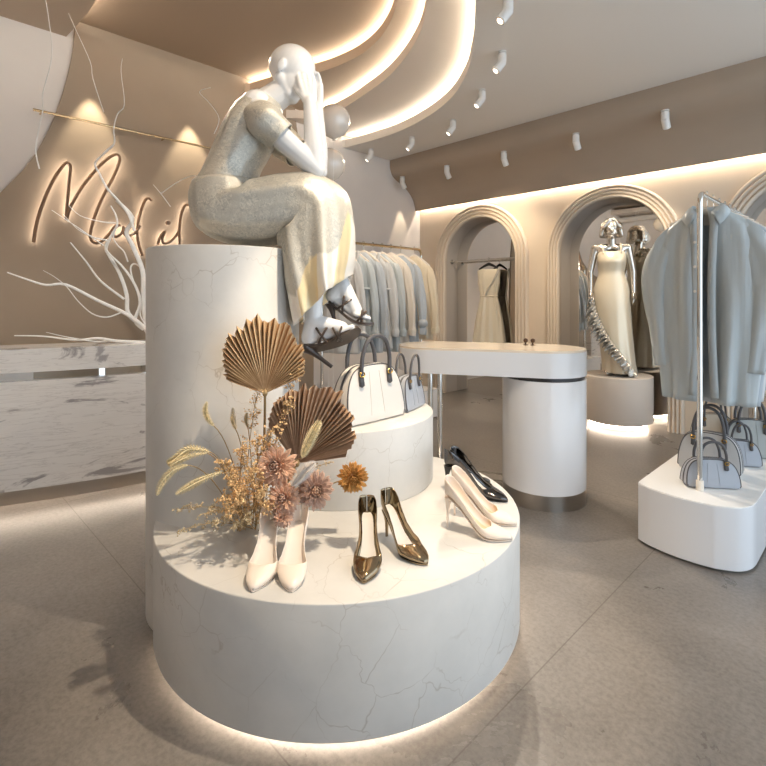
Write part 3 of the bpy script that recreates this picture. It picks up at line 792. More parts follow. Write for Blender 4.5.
# ================================================================ camera
cam = bpy.data.cameras.new('camera'); co = bpy.data.objects.new('camera', cam); COL.objects.link(co)
co.location = (0, 0, EYE); co.rotation_euler = (PI / 2, 0, 0)
cam.sensor_width = 36; cam.lens = 36 * F / 766; cam.shift_y = -(383 - HZ) / 766; cam.clip_start = 0.05
sc.camera = co
sc.view_settings.view_transform = 'Standard'; sc.view_settings.look = 'None'; sc.view_settings.gamma = 1
sc.view_settings.use_curve_mapping = False; sc.view_settings.exposure = 0.76
sc.cycles.max_bounces = 8; sc.cycles.diffuse_bounces = 5; sc.cycles.glossy_bounces = 5
sc.cycles.sample_clamp_indirect = 4.0; sc.cycles.caustics_reflective = False; sc.cycles.caustics_refractive = False
# ================================================================ high-heeled pumps
def pump(label, loc, rz, upper, inner, heelm, group, side=1, L=0.245, H=0.098, WS=1.1):
    """toe points along +x, origin on the plinth under the middle of the shoe"""
    t = thing('high_heel_pump', label, 'shoe', loc, rz, group)
    x0 = -L * 0.5
    #  u: half width, sole height, top edge height above sole, closure
    tab = [(0.00, 0.0012, 1.00, 0.060, 0), (0.006, 0.009, 1.00, 0.0605, 0), (0.015, 0.0150, 0.995, 0.061, 0), (0.03, 0.0210, 0.985, 0.061, 0), (0.09, 0.0265, 0.955, 0.056, 0), (0.18, 0.0275, 0.86, 0.048, 0), (0.30, 0.0250, 0.64, 0.041, 0),
           (0.42, 0.0260, 0.37, 0.037, 0), (0.54, 0.0325, 0.14, 0.034, 0), (0.62, 0.0375, 0.045, 0.034, 0), (0.665, 0.0385, 0.025, 0.0345, 0.35), (0.70, 0.0380, 0.016, 0.035, 1), (0.76, 0.0350, 0.012, 0.032, 1),
           (0.84, 0.0300, 0.012, 0.026, 1), (0.92, 0.0200, 0.016, 0.020, 1), (0.965, 0.0115, 0.020, 0.014, 1), (0.99, 0.0055, 0.024, 0.008, 1), (1.0, 0.0030, 0.027, 0.005, 1)]
    nU, nV = 40, 23
    def station(u, grow=0.0):
        w, s, h, c = lerp_tab(tab, u); s = s * H + 0.004; c = min(1, c); w *= WS
        mid = side * 0.006 * math.sin(PI * min(1, u)) - side * 0.004 * (u > 0.7) * (u - 0.7) / 0.3
        pts = []
        for j in range(nV):
            v = -1 + 2 * j / (nV - 1)                    # -1 .. 1 around the section
            ang = v * (PI * (0.60 + 0.40 * c))           # open U -> closed loop
            y = math.sin(ang); z = -math.cos(ang)
            pw = 0.75 if c < 1 or z < 0 else 1.0
            y = math.copysign(abs(y) ** (0.75 if c < 1 or z < 0 else 0.9), y); z = math.copysign(abs(z) ** pw, z)
            if c < 1:
                zz = s + h * (z + 1) / (1 - math.cos(PI * (0.60 + 0.40 * c)) ) * 1.0
                zz = s + h * min(1.0, max(0.0, (z + 1) / (1.0 + abs(math.cos(PI * (0.60 + 0.40 * c))) ** 0.75)))
            else:
                zz = s + h * (z + 1) / 2
            pts.append(V((x0 + u * L, mid + y * (w + grow), zz)))
        return pts
    us = [0, 0.003, 0.006, 0.010, 0.015, 0.03, 0.06] + [0.06 + 0.94 * (i / (nU - 1)) for i in range(1, nU)]
    up = MB().loft([station(u) for u in us], closed=False)
    back = station(0.0)
    uo = up.build('upper', upper, t, angle=60, weld=0.00005)
    so = uo.modifiers.new('wall', 'SOLIDIFY'); so.thickness = 0.0016; so.offset = -1
    # insole: strip lying a few mm above the sole
    g = []
    for i in range(26):
        u = 0.02 + 0.72 * i / 25; w, s, h, c = lerp_tab(tab, u); s = s * H + 0.0085
        mid = side * 0.006 * math.sin(PI * u); w *= 0.82 * WS
        g.append([V((x0 + u * L, mid + w * k / 4, s + 0.0025 * (abs(k) / 4) ** 2)) for k in range(-4, 5)])
    io = MB().loft(g, closed=False).build('insole', inner, t)
    # outsole
    g = []
    for i in range(30):
        u = 0.07 + 0.93 * i / 29; w, s, h, c = lerp_tab(tab, u); z = s * H + 0.004
        mid = side * 0.006 * math.sin(PI * u) - side * 0.004 * max(0, u - 0.7) / 0.3; w *= 0.80 * WS
        g.append([V((x0 + u * L, mid - w, z)), V((x0 + u * L, mid + w, z)), V((x0 + u * L, mid + w, z - 0.0038)), V((x0 + u * L, mid - w, z - 0.0038))])
    MB().loft(g, True).build('outsole', heelm, t)
    # stiletto heel
    top = H * 0.955; rings = []
    for z, cx, rx, ry in ((top, 0.055, 0.060, 0.82), (top * 0.9, 0.052, 0.050, 0.70), (top * 0.76, 0.045, 0.034, 0.46), (top * 0.55, 0.040, 0.021, 0.28), (top * 0.3, 0.039, 0.0165, 0.22), (0.0035, 0.040, 0.0145, 0.20), (0.0, 0.040, 0.0145, 0.20)):
        rings.append([V((x0 + cx * L + rx * L * math.cos(2 * PI * j / 16), 0.0265 * ry * math.sin(2 * PI * j / 16), z)) for j in range(16)])
    MB().loft(rings).build('heel', heelm, t)
    return t
def on_top(px, py, z): 
    Y = (EYE - z) * F / (py - HZ); return V(((px - CX) / F * Y, Y, z))
def pump_px(label, heel, toe, *a, **k):
    h, t = on_top(*heel, PZ), on_top(*toe, PZ); d = t - h
    return pump(label, (h + t) / 2, math.atan2(d.y, d.x), *a, **k)
pump_px('left cream pump of the front pair, seen toe first', (271, 551), (254, 593), M['cream_leather'], M['insole'], M['cream_leather'], 'cream pumps at the front', side=1, L=0.225, H=0.088)
pump_px('right cream pump of the front pair, next to the bronze pair', (301, 551), (290, 593), M['cream_leather'], M['insole'], M['cream_leather'], 'cream pumps at the front', side=-1, L=0.225, H=0.088)
pump_px('left bronze mirror pump, toe pointing straight at the viewer', (367, 542), (365, 587), M['gold_patent'], M['insole'], M['gold_patent'], 'bronze pumps', side=1, L=0.230, H=0.095)
pump_px('right bronze mirror pump, turned to show its side', (384, 534), (428, 568), M['gold_patent'], M['insole'], M['gold_patent'], 'bronze pumps', side=-1, L=0.230, H=0.095)
pump_px('near black patent pump of the pair at the right, turned sideways', (452, 489), (507, 502), M['black_patent'], M['insole'], M['black_heel'], 'black patent pumps', side=1, L=0.245, H=0.112)
pump_px('far black patent pump, mostly hidden behind its mate', (448, 492), (488, 484), M['black_patent'], M['insole_tan'], M['black_heel'], 'black patent pumps', side=-1, L=0.23, H=0.112)
pump_px('near cream pump of the right pair, in front of the black pair', (448, 527), (509, 541), M['cream_leather'], M['insole_tan'], M['cream_leather'], 'cream pumps at the right', side=-1, L=0.232, H=0.112)
pump_px('far cream pump of the right pair, between its mate and the black pump', (456, 515), (513, 525), M['cream_leather'], M['insole_tan'], M['cream_leather'], 'cream pumps at the right', side=1, L=0.232, H=0.112)

# ================================================================ domed handbags
def handbag(label, loc, rz, w, h, d, leather, group, trim=None, hh=None):
    """front faces local -y; origin on the base"""
    trim = trim or M['dark_leather']
    t = thing('handbag', label, 'handbag', loc, rz, group)
    hw = w / 2
    half = [(hw * 0.93, 0.004), (hw * 0.985, 0.03 * h / 0.3), (hw * 1.0, h * 0.12), (hw * 0.985, h * 0.35), (hw * 0.94, h * 0.55), (hw * 0.86, h * 0.73), (hw * 0.72, h * 0.88), (hw * 0.52, h * 0.965), (hw * 0.28, h * 0.993), (0, h)]
    sm = smooth_path([V((x, 0, z)) for x, z in half], 4)
    outl = [V((0.0, 0, 0.002))] + sm + [V((-p.x, 0, p.z)) for p in reversed(sm[:-1])]
    def taper(z): return 1.0 - 0.55 * (max(0, z) / h) ** 1.15
    rings = []
    for k in (-1.0, -0.97, -0.88, -0.72, -0.4, 0, 0.4, 0.72, 0.88, 0.97, 1.0):
        sc_ = {1.0: 0.93, 0.97: 0.965, 0.88: 0.99}.get(round(abs(k), 2), 1.0)
        ring = []
        for p in outl:
            z = h * 0.48 + (p.z - h * 0.48) * sc_; x = p.x * sc_
            ring.append(V((x, k * d / 2 * taper(z), max(z, 0.0))))
        rings.append(ring)
    body = MB().loft(rings)
    body.build('body', leather, t, angle=50)
    # dark zip gusset band running over the dome + piping at its edges
    band_pts = [p for p in outl if p.z > h * 0.06]
    bw = 0.18
    g = []
    for p in band_pts:
        n2 = 1.006
        z = h * 0.48 + (p.z - h * 0.48) * n2
        wv = d / 2 * bw * max(0.55, taper(p.z))
        g.append([V((p.x * n2, -wv, z)), V((p.x * n2 + math.copysign(0.002, p.x), 0, z + 0.002)), V((p.x * n2, wv, z))])
    MB().loft(g, closed=False).build('zip_band', trim, t)
    for s in (-1, 1):
        q = []
        for p in band_pts:
            z = h * 0.48 + (p.z - h * 0.48) * 0.985
            q.append(V((p.x * 0.985, s * d / 2 * 0.93 * taper(z), z)))
        MB().tube(q, 0.0028, 6).build('piping', trim if s else leather, t)
    hh = hh or h * 0.72
    sp = w * 0.245; zb = h * 0.80
    for s in (-1, 1):
        yb = s * d / 2 * taper(zb) + s * 0.006; lean = s * d * 0.05
        pts = [(-sp, yb, zb), (-sp * 1.0, yb + lean * 0.3, zb + hh * 0.25), (-sp * 0.93, yb + lean * 0.6, zb + hh * 0.55), (-sp * 0.62, yb + lean, zb + hh * 0.88), (0, yb + lean * 1.2, zb + hh), (sp * 0.62, yb + lean, zb + hh * 0.88), (sp * 0.93, yb + lean * 0.6, zb + hh * 0.55), (sp, yb + lean * 0.3, zb + hh * 0.25), (sp, yb, zb)]
        MB().tube(smooth_path(pts, 5), max(0.0055, w * 0.027), 10).build('handle', trim, t)
        for e in (-1, 1):
            tb = MB()
            yy = s * d / 2 * taper(h * 0.70)
            tb.add([(e * sp - w * 0.032, s * d / 2 * taper(zb + 0.02) + s * 0.005, zb + 0.025), (e * sp + w * 0.032, s * d / 2 * taper(zb + 0.02) + s * 0.005, zb + 0.025), (e * sp + w * 0.036, s * d / 2 * taper(zb - h * .12) + s * 0.006, zb - h * 0.14), (e * sp, s * d / 2 * taper(zb - h * .12) + s * 0.006, zb - h * 0.17), (e * sp - w * 0.036, s * d / 2 * taper(zb - h * .12) + s * 0.006, zb - h * 0.14)], [(0, 1, 2, 3, 4)])
            to = tb.build('handle_tab', trim, t); m = to.modifiers.new('t', 'SOLIDIFY'); m.thickness = 0.008; m.offset = 0
            rg = MB().tube([V((e * sp + w * 0.038 * math.cos(2 * PI * i / 14), s * d / 2 * taper(zb) + s * 0.012, zb + 0.012 + w * 0.03 * math.sin(2 * PI * i / 14))) for i in range(15)], w * 0.009, 6)
            rg.build('handle_ring', M['gold'], to)
    # centre seam pleats
    for e in (-1, 1):
        sm2 = [V((e * w * (0.085 + 0.03 * k / 5), -d / 2 * taper(z) - 0.0007 if 0 < k else -d / 2 * taper(z) - 0.0007, z)) for k, z in enumerate([h * (0.88 - 0.15 * q) for q in range(6)])]
        MB().tube(sm2, 0.0012, 5).build('seam', leather, t)
    return t
def on(px, py, z): return on_top(px, py, z)
# the two on the middle tier
a, b = on(349, 429, SZ), on(406, 415, SZ); dv = b - a; ang = math.atan2(dv.y, dv.x)
c = (a + b) / 2 + V((-math.sin(ang), math.cos(ang), 0)) * 0.062
handbag('large white domed handbag with grey handles on the middle tier', c, ang, dv.length * 1.0, 0.232, 0.125, M['bag_white'], 'handbags on the middle tier', hh=0.165)
c = on(411.5, 412, SZ) + V((-0.012, 0.085, 0))
handbag('small blue grey handbag seen end on beside the white bag', c, math.radians(62), 0.20, 0.150, 0.095, M['bag_blue'], 'handbags on the middle tier', hh=0.125)
# five on the right plinth
ZP = 0.288
def bag_at(label, p0, p1, h, d, m, hh):
    a, b = on(*p0, ZP), on(*p1, ZP); dv = b - a; ang = math.atan2(dv.y, dv.x)
    return handbag(label, (a + b) / 2 + V((-math.sin(ang), math.cos(ang), 0)) * d * 0.5, ang, dv.length, h, d, m, 'handbags on the right plinth', hh=hh)
bag_at('small lilac grey handbag in front, its left end behind the rack post', (687, 487.5), (742, 490.5), 0.135, 0.085, M['bag_blue'], 0.115)
bag_at('large pale grey handbag with tall handles behind the small lilac one', (677, 467), (741, 480), 0.205, 0.11, M['bag_grey'], 0.175)
bag_at('sand coloured handbag at the back behind the large pale grey one', (694, 449), (738, 452), 0.215, 0.09, M['bag_sand'], 0.165)
bag_at('small blue grey handbag behind the right end of the large pale one', (722, 465), (763, 468.5), 0.135, 0.085, M['bag_blue'], 0.12)
bag_at('tall sage grey handbag at the right edge of the plinth', (726, 456), (781, 461), 0.215, 0.10, M['bag_sage'], 0.16)

# ================================================================ garments on hangers
def hanger(label, loc, rz, m, group, w=0.20, drop=0.085, dip=0.055):
    """hangs from the rail at the origin, bar along local x"""
    t = thing('coat_hanger', label, 'hanger', loc, rz, group)
    r = 0.017
    pts = [V((0, -r * math.sin(a) , r * math.cos(a) * 1.0 - 0.004)) for a in [math.radians(-150 + 15 * i) for i in range(23)]]
    r = 0.021
    pts = [V((0, r * math.sin(math.radians(q)), r * math.cos(math.radians(q)) - 0.0075)) for q in range(-120, 181, 20)] + [V((0, -0.004, -0.035)), V((0, 0, -0.05)), V((0, 0, -drop + 0.02))]
    MB().tube(pts, 0.0026, 7).build('hook', M['chrome'], t)
    bar = [V((x * w, 0, -drop - dip * abs(x) ** 1.3)) for x in [-1 + 2 * i / 20 for i in range(21)]]
    MB().tube(bar, [0.0065 + 0.006 * (1 - abs(-1 + 2 * i / 20)) for i in range(21)], 8, flat=1.5).build('shoulder_bar', m, t)
    return t
def garment(kind, label, loc, rz, m, group, prof, depth=0.045, sleeves=None, slm=None, fold=0.010, kf=9, seed=0, collar=False, open_front=False, slit=0.0):
    """prof: [(z below the rail, half width, depth factor)] ; front faces local -y"""
    rnd = random.Random(seed); t = thing(kind, label, kind.split('_')[-1], loc, rz, group)
    n = 72; ph = [rnd.uniform(0, 6.28) for _ in range(4)]
    zt, zb = prof[0][0], prof[-1][0]
    rings = []
    NZ = 40
    def sect(z):
        for a, b in zip(prof, prof[1:]):
            if b[0] <= z <= a[0]:
                f = (a[0] - z) / (a[0] - b[0]); return a[1] + (b[1] - a[1]) * f, a[2] + (b[2] - a[2]) * f
        return prof[-1][1:]
    zs_ = sorted(set([p[0] for p in prof] + [zt + (zb - zt) * (i / NZ) for i in range(NZ + 1)]), reverse=True)
    def rim(z, j):
        w, dp = sect(z); q = (zt - z) / (zt - zb)
        th = 2 * PI * j / n
        amp = fold * min(1.0, q * 2.2)
        k = amp * (math.sin(kf * th + ph[0] + 1.5 * q) + 0.6 * math.sin((kf + 4) * th + ph[1] - 2 * q) + 0.4 * math.sin(3 * th + ph[2]))
        x = w * math.copysign(abs(math.cos(th)) ** 0.85, math.cos(th)); y = depth * dp * math.copysign(abs(math.sin(th)) ** 0.8, math.sin(th))
        return V((x + k * 0.4 * math.cos(th), y + k * math.sin(th) * 1.0 + (k * 0.3), z))
    for z in zs_:
        rings.append([rim(z, j) for j in range(n)])
    mb = MB().loft(rings, True, (False, False)) if not open_front else MB().loft([[r[(n * 3 // 4 + 1 + j) % n] for j in range(n - 1)] for r in rings], closed=False)
    bo = mb.build('body', m, t, angle=60); so = bo.modifiers.new('cloth', 'SOLIDIFY'); so.thickness = 0.0025; so.offset = 1
    if sleeves:
        for s in (-1, 1):
            pts = smooth_path([V((s * x, y, z)) for x, y, z, r in sleeves], 5); rr = []
            R = [V((r, 0, 0)) for *_, r in sleeves]; rr = [q.x for q in smooth_path(R, 5)]
            rg = []; k = len(pts)
            for i, (p, r) in enumerate(zip(pts, rr)):
                tg = (pts[min(i + 1, k - 1)] - pts[max(i - 1, 0)]).normalized(); u = V((0, 1, 0)); w_ = tg.cross(u).normalized()
                rg.append([p + (w_ * math.cos(a) + u * math.sin(a) * 0.62) * (r * (1 + 0.14 * math.sin(4 * a + ph[3] + i * 0.2) + 0.07 * math.sin(7 * a - i * 0.3))) for a in [2 * PI * j / 24 for j in range(24)]])
            so_ = MB().loft(rg, True, (True, False)).build('sleeve', slm or m, t, angle=60)
            md = so_.modifiers.new('cloth', 'SOLIDIFY'); md.thickness = 0.002; md.offset = -1
    return t
COAT = [(-0.072, 0.052, 0.75), (-0.095, 0.085, 0.85), (-0.125, 0.135, 0.9), (-0.165, 0.178, 0.95), (-0.24, 0.208, 1.05), (-0.38, 0.222, 1.1), (-0.54, 0.220, 1.15), (-0.72, 0.206, 1.2), (-0.92, 0.188, 1.2), (-1.02, 0.180, 1.2)]
COAT_SL = [(0.140, 0, -0.155, 0.028), (0.180, 0.0, -0.235, 0.058), (0.218, -0.006, -0.36, 0.066), (0.222, -0.008, -0.52, 0.058), (0.205, -0.010, -0.70, 0.046), (0.188, -0.01, -0.86, 0.040)]
# --- right rack: coats face the viewer (bar along the a axis)
def rack_pt(b): return W(0.646, b, RACK_Z + 0.0125)
RZ = ANG_A + PI                      # local -y looks back along -b
first = None
rl = ['first coat on the chrome rack, pale blue grey with an open collar, facing the viewer', 'second coat on the chrome rack, right behind the first', 'third coat on the chrome rack, two behind the front one',
      'fourth coat on the chrome rack, in the middle of the row', 'fifth coat on the chrome rack, third from the far end', 'sixth coat on the chrome rack, last but one', 'last coat on the chrome rack, at the far end by the arch']
cm = ['coat_blue', 'coat_dusk', 'coat_grey', 'coat_blue', 'coat_cream', 'coat_dusk', 'coat_grey']
for i in range(7):
    b = 2.865 + i * 0.125
    hanger(rl[i].replace('first coat', 'white hanger holding the first coat').replace('second coat', 'white hanger of the second coat').replace('third coat', 'white hanger of the third coat').replace('fourth coat', 'white hanger of the fourth coat').replace('fifth coat', 'white hanger of the fifth coat').replace('sixth coat', 'white hanger of the sixth coat').replace('last coat', 'white hanger of the last coat').split(',')[0],
           rack_pt(b), RZ, M['cream_hanger'], 'hangers on the chrome rack', 0.165)
    if i == 0:
        g = garment('wool_coat', rl[0], rack_pt(b), RZ, M['coat_blue'], 'coats on the chrome rack', COAT, 0.044, COAT_SL, None, 0.032, 7, 3, open_front=True)
        # collar, placket, buttons
        for s in (-1, 1):
            cb = MB(); top_ = [V((s * 0.052, 0.030, -0.052)), V((s * 0.062, 0.0, -0.050)), V((s * 0.055, -0.032, -0.066)), V((s * 0.030, -0.052, -0.098))]
            low = [V((s * 0.075, 0.034, -0.085)), V((s * 0.098, 0.0, -0.088)), V((s * 0.098, -0.046, -0.120)), V((s * 0.066, -0.064, -0.165))]
            a_, b_ = smooth_path(top_, 4), smooth_path(low, 4)
            o = cb.loft([[x, (x + y) / 2 + V((0, -0.005, 0.004)), y] for x, y in zip(a_, b_)], closed=False).build('collar', M['coat_blue'], g)
            md = o.modifiers.new('cloth', 'SOLIDIFY'); md.thickness = 0.004
            fp = smooth_path([V((s * 0.028, -0.050, -0.095)), V((s * 0.020, -0.058, -0.25)), V((s * 0.016, -0.066, -0.5)), V((s * 0.02, -0.068, -0.75)), V((s * 0.03, -0.066, -0.99))], 5)
            o = MB().loft([[p, p + V((s * 0.034, -0.003, 0))] for p in fp], closed=False).build('placket', M['coat_blue'], g)
            md = o.modifiers.new('cloth', 'SOLIDIFY'); md.thickness = 0.004
        for z in (-0.24, -0.36, -0.48, -0.60):
            MB().lathe([(0.001, 0), (0.007, 0), (0.007, 0.002), (0.001, 0.003)], n=14).build('button', M['cream_hanger'], g).matrix_local = Matrix.Translation((-0.036, -0.066, z)) @ Matrix.Rotation(PI / 2, 4, 'X')
        back = MB().loft([[V((x * 0.045, 0.028, -0.060)), V((x * 0.05, 0.036, -0.15))] for x in (-1, -0.5, 0, 0.5, 1)], closed=False).build('back_neck', M['coat_cream'], g)
    else:
        f = 1.0 + 0.02 * math.sin(i * 2.1)
        pr = [(z * (1.0 if z > -0.2 else f + 0.03 * (i % 3 - 1)), w * f, d) for z, w, d in COAT]
        garment('wool_coat', rl[i], rack_pt(b), RZ + math.radians(3 * math.sin(i * 1.7)), M[cm[i]], 'coats on the chrome rack', pr, 0.036, COAT_SL, None, 0.016, 8 + i % 3, 20 + i)
# --- back rack: seen at an angle
SHIRT = [(-0.092, 0.034, 0.7), (-0.125, 0.070, 0.85), (-0.170, 0.118, 0.9), (-0.215, 0.158, 0.95), (-0.29, 0.166, 1.0), (-0.45, 0.164, 1.0), (-0.70, 0.176, 1.1), (-1.0, 0.195, 1.2)]
SH_SL = [(0.125, 0, -0.185, 0.022), (0.160, 0.0, -0.26, 0.042), (0.196, -0.010, -0.44, 0.044), (0.220, -0.02, -0.62, 0.038), (0.228, -0.03, -0.78, 0.027), (0.230, -0.03, -0.82, 0.036), (0.228, -0.03, -0.87, 0.032)]
bl_ = [('long_coat', 'coat_grey', 'leftmost pale grey coat on the brass rack, next to the sandals'), ('wrap_coat', 'coat_blue', 'second garment on the brass rack, a blue grey wrap coat'), ('long_coat', 'coat_dusk', 'third garment on the brass rack, a dusky grey coat'),
       ('wrap_coat', 'coat_grey', 'fourth garment on the brass rack, pale grey with a broad hem'), ('long_coat', 'coat_blue', 'fifth garment on the brass rack, blue grey'), ('long_coat', 'coat_cream', 'sixth garment on the brass rack, oatmeal coloured'),
       ('long_coat', 'coat_dusk', 'dusky blue coat with a knotted cuff, left of the beige blouse'), ('silk_blouse', 'blouse', 'beige silk blouse at the right end of the brass rack')]
for i, (kd, mm_, lb) in enumerate(bl_):
    b = [2.82, 2.96, 3.10, 3.22, 3.34, 3.46, 3.60, 3.80][i]
    p = W(3.43, b, RACK_Z + 0.0125)
    rz = RZ + math.radians([24, 30, 20, 27, 19, 24, 30, 26][i])
    hanger('cream hanger of the ' + lb.split(',')[0].replace(' garment', ' one'), p, rz, M['cream_hanger'], 'hangers on the brass rack', 0.160, 0.085, 0.105)
    pr = [(z * (0.93 if kd == 'silk_blouse' and z < -0.2 else 1.0 + 0.03 * math.sin(i * 3.3)), w * (0.96 + 0.04 * math.sin(i * 1.9)), d) for z, w, d in SHIRT]
    g = garment(kd, lb, p, rz, M[mm_], 'garments on the brass rack', pr, 0.034, SH_SL, None, 0.014, 6 + i % 4, 40 + i)
    if i == 6:
        for s in (-1, 1):
            MB().ball((s * 0.228, -0.03, -0.76), (0.050, 0.042, 0.046), 16, 10).build('knotted_cuff', M[mm_], g)
    if kd == 'wrap_coat':
        fp = smooth_path([V((0.06, -0.045, -0.09)), V((0.02, -0.055, -0.25)), V((-0.05, -0.06, -0.42))], 5)
        for s in (-1, 1):
            o = MB().loft([[V((s * p.x, p.y, p.z)), V((s * p.x + s * 0.035, p.y - 0.004, p.z))] for p in fp], closed=False).build('lapel', M['coat_grey'], g)
            md = o.modifiers.new('c', 'SOLIDIFY'); md.thickness = 0.004
        MB().tube([V((0.205 * math.cos(a), 0.058 * math.sin(a), -0.43)) for a in [2 * PI * k / 32 for k in range(33)]], 0.011, 8).build('belt', M[mm_], g)
# --- ivory dress in the first niche
p = W(3.40, 5.10, 1.672)
DRESS = [(-0.128, 0.088, 0.7), (-0.134, 0.118, 0.8), (-0.150, 0.140, 0.85), (-0.22, 0.132, 0.95), (-0.30, 0.130, 1.0), (-0.42, 0.108, 0.9), (-0.46, 0.104, 0.9), (-0.50, 0.112, 1.0), (-0.75, 0.165, 1.35), (-1.10, 0.215, 1.7)]
rzd = math.atan2(-p.y, -p.x) + PI / 2          # turned out of the niche towards the room
rzd = RZ + math.radians(14)
hanger('black hanger on the niche rail, holding the ivory dress', p, rzd, M['black_hanger'], None, 0.125, 0.065, 0.062)
g = garment('evening_dress', 'sleeveless ivory satin dress hanging in the first arched niche', p, rzd, M['dress_satin'], None, DRESS, 0.042, None, None, 0.011, 12, 77)
MB().tube([V((0.107 * math.cos(a), 0.042 * math.sin(a), -0.45)) for a in [2 * PI * k / 32 for k in range(33)]], 0.010, 8).build('waist_tie', M['dress_satin'], g)
sh = smooth_path([V((0.12, -0.028, -0.115)), V((0.07, -0.044, -0.25)), V((0.0, -0.047, -0.36)), V((-0.04, -0.046, -0.45))], 5)
o = MB().loft([[q, q + V((0.030, -0.004, 0.01))] for q in sh], closed=False).build('sash', M['brocade'], g); md = o.modifiers.new('c', 'SOLIDIFY'); md.thickness = 0.004
# ================================================================ dried flower arrangement (stems stand together on the plinth)
BASE = on_top(248, 527, PZ)
BY = BASE.y
def bezier(a, b, c, n=10): return [a * (1 - t) ** 2 + b * 2 * t * (1 - t) + c * t * t for t in [i / n for i in range(n + 1)]]
def stem_to(tip, sag=0.0, base=None, n=10):
    base = base or BASE + V((random.uniform(-0.03, 0.05), random.uniform(-0.03, 0.03), 0.002))
    mid = base.lerp(tip, 0.5); mid.z = base.z + (tip.z - base.z) * 0.75 + sag
    return bezier(base, mid, tip, n)
def palm_fan(label, root, up, right, nrm, R, spread, m, base, asym=0.0, edge=0.36):
    """pleated dry fan: root at the stalk end; blades radiate in the up/right plane"""
    t = thing('palm_fan', label, 'dried palm leaf', base, 0, 'dried palm fans')
    nb = 32; mb = MB(); front, rows = [], []
    for i in range(nb * 2 + 1):
        f = i / (nb * 2); th = (f - 0.5) * spread
        d = up * math.cos(th) + right * math.sin(th)
        pl_ = 1 if i % 2 else -1
        env = R * (1 - edge * abs(2 * f - 1) ** 1.5) * (1 + asym * math.sin(th))
        rr = random.Random(i // 2 + int(R * 997)); tipl = env * (0.91 + 0.12 * rr.random()) * (1.0 if pl_ > 0 else 0.985)
        row = []
        for k in range(7):
            q = 0.035 + 0.965 * k / 6
            row.append(root + d * tipl * q + nrm * (pl_ * 0.0105 * q * R / 0.2 + 0.03 * R * math.sin(q * 2.2) - 0.05 * R * (q * math.sin(th)) ** 2))
        rows.append(row)
    o = MB().loft(rows, closed=False).build('leaf_blade', m, t, smooth=False, at=base)
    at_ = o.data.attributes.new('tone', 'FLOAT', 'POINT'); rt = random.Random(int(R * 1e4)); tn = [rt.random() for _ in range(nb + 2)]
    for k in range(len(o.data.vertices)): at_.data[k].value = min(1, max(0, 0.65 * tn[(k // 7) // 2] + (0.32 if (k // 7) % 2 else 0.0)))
    md = o.modifiers.new('t', 'SOLIDIFY'); md.thickness = 0.0016
    MB().ball(root, (0.009, 0.009, 0.013), 10, 8).build('hub', M['stem'], t, at=base)
    st = bezier(base, base.lerp(root, 0.5) + V((0.01, 0, 0.02)), root, 10)
    MB().tube(st, 0.0042, 8).build('stalk', M['stem'], t, at=base)
    return t
r = P(265, 393, 1.66); b0 = BASE + V((0.03, 0.04, 0.002)); b0.z = PZ + 0.002
palm_fan('golden dried palm fan standing upright against the tall column', r, V((-0.05, 0.05, 1)).normalized(), V((1, 0.1, 0.04)).normalized(), V((0.05, -1, 0.1)), 0.258, math.radians(138), M['fan_a'], b0, 0.0, 0.48)
r = P(297, 463, 1.66); b1 = BASE + V((0.06, 0.0, 0.002))
palm_fan('brown dried palm fan leaning right in front of the middle tier', r, V((0.40, 0.0, 0.92)).normalized(), V((0.92, 0.05, -0.40)).normalized(), V((0.0, -1, 0.05)), 0.285, math.radians(122), M['fan_b'], b1, 0.0, 0.42)

